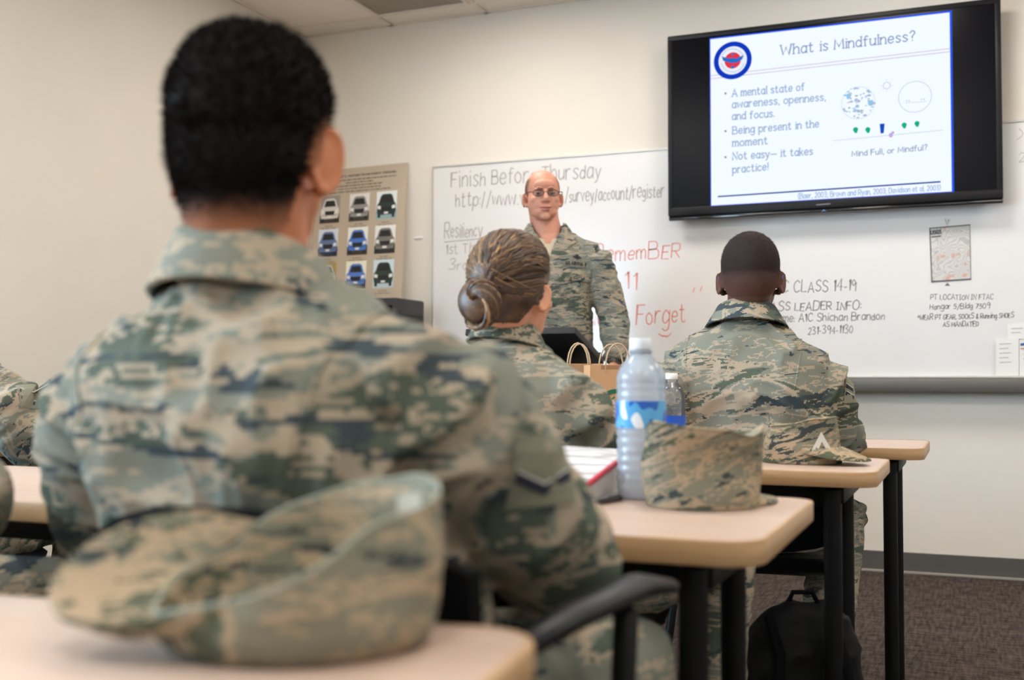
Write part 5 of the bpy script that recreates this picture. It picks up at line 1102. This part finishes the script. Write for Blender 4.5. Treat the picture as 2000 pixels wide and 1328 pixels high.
rd = MB().tube([(cA[0]+.002, cA[1], TH+hA*.97), (cA[0]*.5+cB[0]*.5+.002, (cA[1]+cB[1])/2, TH+(hA+hB)*.485), (cB[0]+.002, cB[1], TH+hB*.97)], .0048, 8); obj('red_edge', rd, plain('red_binding', srgb(190,44,66), .5), bdn, label='red edge')
pen = thing('pen', 'dark pen lying beside the white binder', 'pen', (-.54, 1.71, TH)); obj('barrel', MB().tube([(-.565, 1.645, TH+.0048), (-.545, 1.72, TH+.0048), (-.535, 1.765, TH+.0048)], [.0030, .0045, .0045], 10), plain('pen_dark', srgb(46,42,46), .4), pen); obj('clip', MB().tube([(-.5435, 1.725, TH+.0102), (-.536, 1.762, TH+.0102)], .001, 6), M['alu'], pen)

# ------------------------------------------------------------------ paper bags
kraft = plain('kraft_paper', srgb(190,148,108), .85, noise=.06, nscale=14, bump=.3, bscale=40); kraft_in = plain('kraft_dark', srgb(150,112,78), .9); green = plain('logo_green', srgb(14,96,66), .7)
def paper_bag(x, y, yaw, w, d, h, label, logo):
    t = thing('paper_bag', label, 'paper bag', (x, y, TH), 'brown paper carrier bags'); R = rotz(yaw); o = np.array([x, y, TH]); W = lambda V: np.asarray(V, float) @ R.T + o
    rows = []
    for z, k in ((.0008, 1.0), (h*.35, 1.0), (h*.7, .985), (h, .97)):
        e = .012*z/h; rows.append(W([(-w/2*k, -d/2*k, z), (w/2*k, -d/2*k, z), (w/2*k-e, 0, z), (w/2*k, d/2*k, z), (-w/2*k, d/2*k, z), (-w/2*k+e, 0, z)]))
    inn = [np.array([(p-rw.mean(0))*np.array([.975, .975, 1])+rw.mean(0) for p in rw]) for rw in rows[::-1]]; inn[-1][:, 2] += .004
    obj('bag_body', MB().loft(rows+inn), kraft, t, smooth=False)
    for sy_ in (-1, 1):
        P = [(-w*.22+ (w*.44)*(1-math.cos(math.pi*k/10))/2, sy_*(d/2*.94), h-.02+.075*math.sin(math.pi*k/10)**.8) for k in range(11)]; obj('handle', MB().tube(W(P), .0022, 7), plain('twisted_cord', srgb(186,160,130), .8) if 'twisted_cord' not in bpy.data.materials else bpy.data.materials['twisted_cord'], t)
        obj('handle_patch', MB().box(W([(0, sy_*(d/2*.955), h-.018)])[0], (w*.6, .0015, .034), R), kraft_in, t, smooth=False)
    if logo:
        lm = MB(); cx, cz, r = logo; yf = -d/2-.0012
        def fp(u, v): return W([(cx+u, yf, cz+v)])[0]
        nn = 40; V = [fp(rr_*math.cos(a), rr_*math.sin(a)) for rr_ in (r*.80, r) for a in np.arange(nn)*2*math.pi/nn]; lm.add(V, [[i, (i+1) % nn, nn+(i+1) % nn, nn+i] for i in range(nn)])
        for sg in (-1, 1):
            for k in range(4): u0 = r*(.20+.13*k); lm = ribbons([([(sg*u0, -r*.62+.02*k*r), (sg*(u0+.05*r), -r*.35), (sg*(u0-.03*r), -r*.08), (sg*(u0+.05*r), r*.18-.1*k*r)], 1.0)], r*.055, fp, lm)
            lm = ribbons([([(sg*r*.1, r*.62), (sg*r*.34, r*.42), (sg*r*.30, r*.12), (sg*r*.42, -r*.05)], 1.0)], r*.07, fp, lm)
        obj('logo_print', lm, green, t, smooth=False, label='round green printed logo')
    return t
paper_bag(-.865, 2.80, math.radians(30), .150, .085, .232, 'brown paper bag with a round green logo behind the seated woman', (-.005, .115, .055))
paper_bag(-.985, 2.865, math.radians(14), .13, .075, .236, 'brown paper bag mostly hidden behind the woman, left of the logo bag', None)

# ------------------------------------------------------------------ backpack under the third table
bp = thing('backpack', 'black fabric backpack on the floor under the third table', 'backpack', (-.375, 2.63, 0)); bkm = plain('backpack_nylon', srgb(11,11,12), .7, spec=.2, noise=.2, nscale=20, bump=.3, bscale=120)
m = MB(); m.loft([np.c_[rrect(.30*k, .19*k2, .07*k), np.full(28, z)] @ rotz(.25).T + np.array((-.385+sh, 2.635, 0)) for z, k, k2, sh in ((.002, .92, .9, 0), (.03, 1.0, 1.0, 0), (.16, 1.02, 1.02, 0), (.28, .96, .95, .005), (.36, .80, .8, .015), (.41, .55, .55, .025), (.43, .25, .25, .03))])
V, Nn, F = remesh(m, .008, 6); V = V + Nn*((1-np.abs(2*vnoise(V*14, 3)-1))**2*.012-.006)[:, None]; V[:, 2] = np.maximum(V[:, 2], .001); raw('bag_body', V, F, bkm, bp)
obj('front_pocket', MB().box((-.365, 2.535, .15), (.2, .05, .2), rotz(.25), bevel=.02, seg=3), bkm, bp)
for sx in (-.07, .07): obj('shoulder_strap', MB().tube([(-.36+sx, 2.56, .40), (-.33+sx, 2.525, .33), (-.32+sx*1.2, 2.51, .2), (-.34+sx*1.2, 2.53, .06)], .013, 8, flat=.4), M['mesh'], bp)
obj('grab_handle', MB().tube([(-.40, 2.62, .42), (-.385, 2.61, .452), (-.345, 2.63, .452), (-.33, 2.64, .42)], .006, 8), M['mesh'], bp)
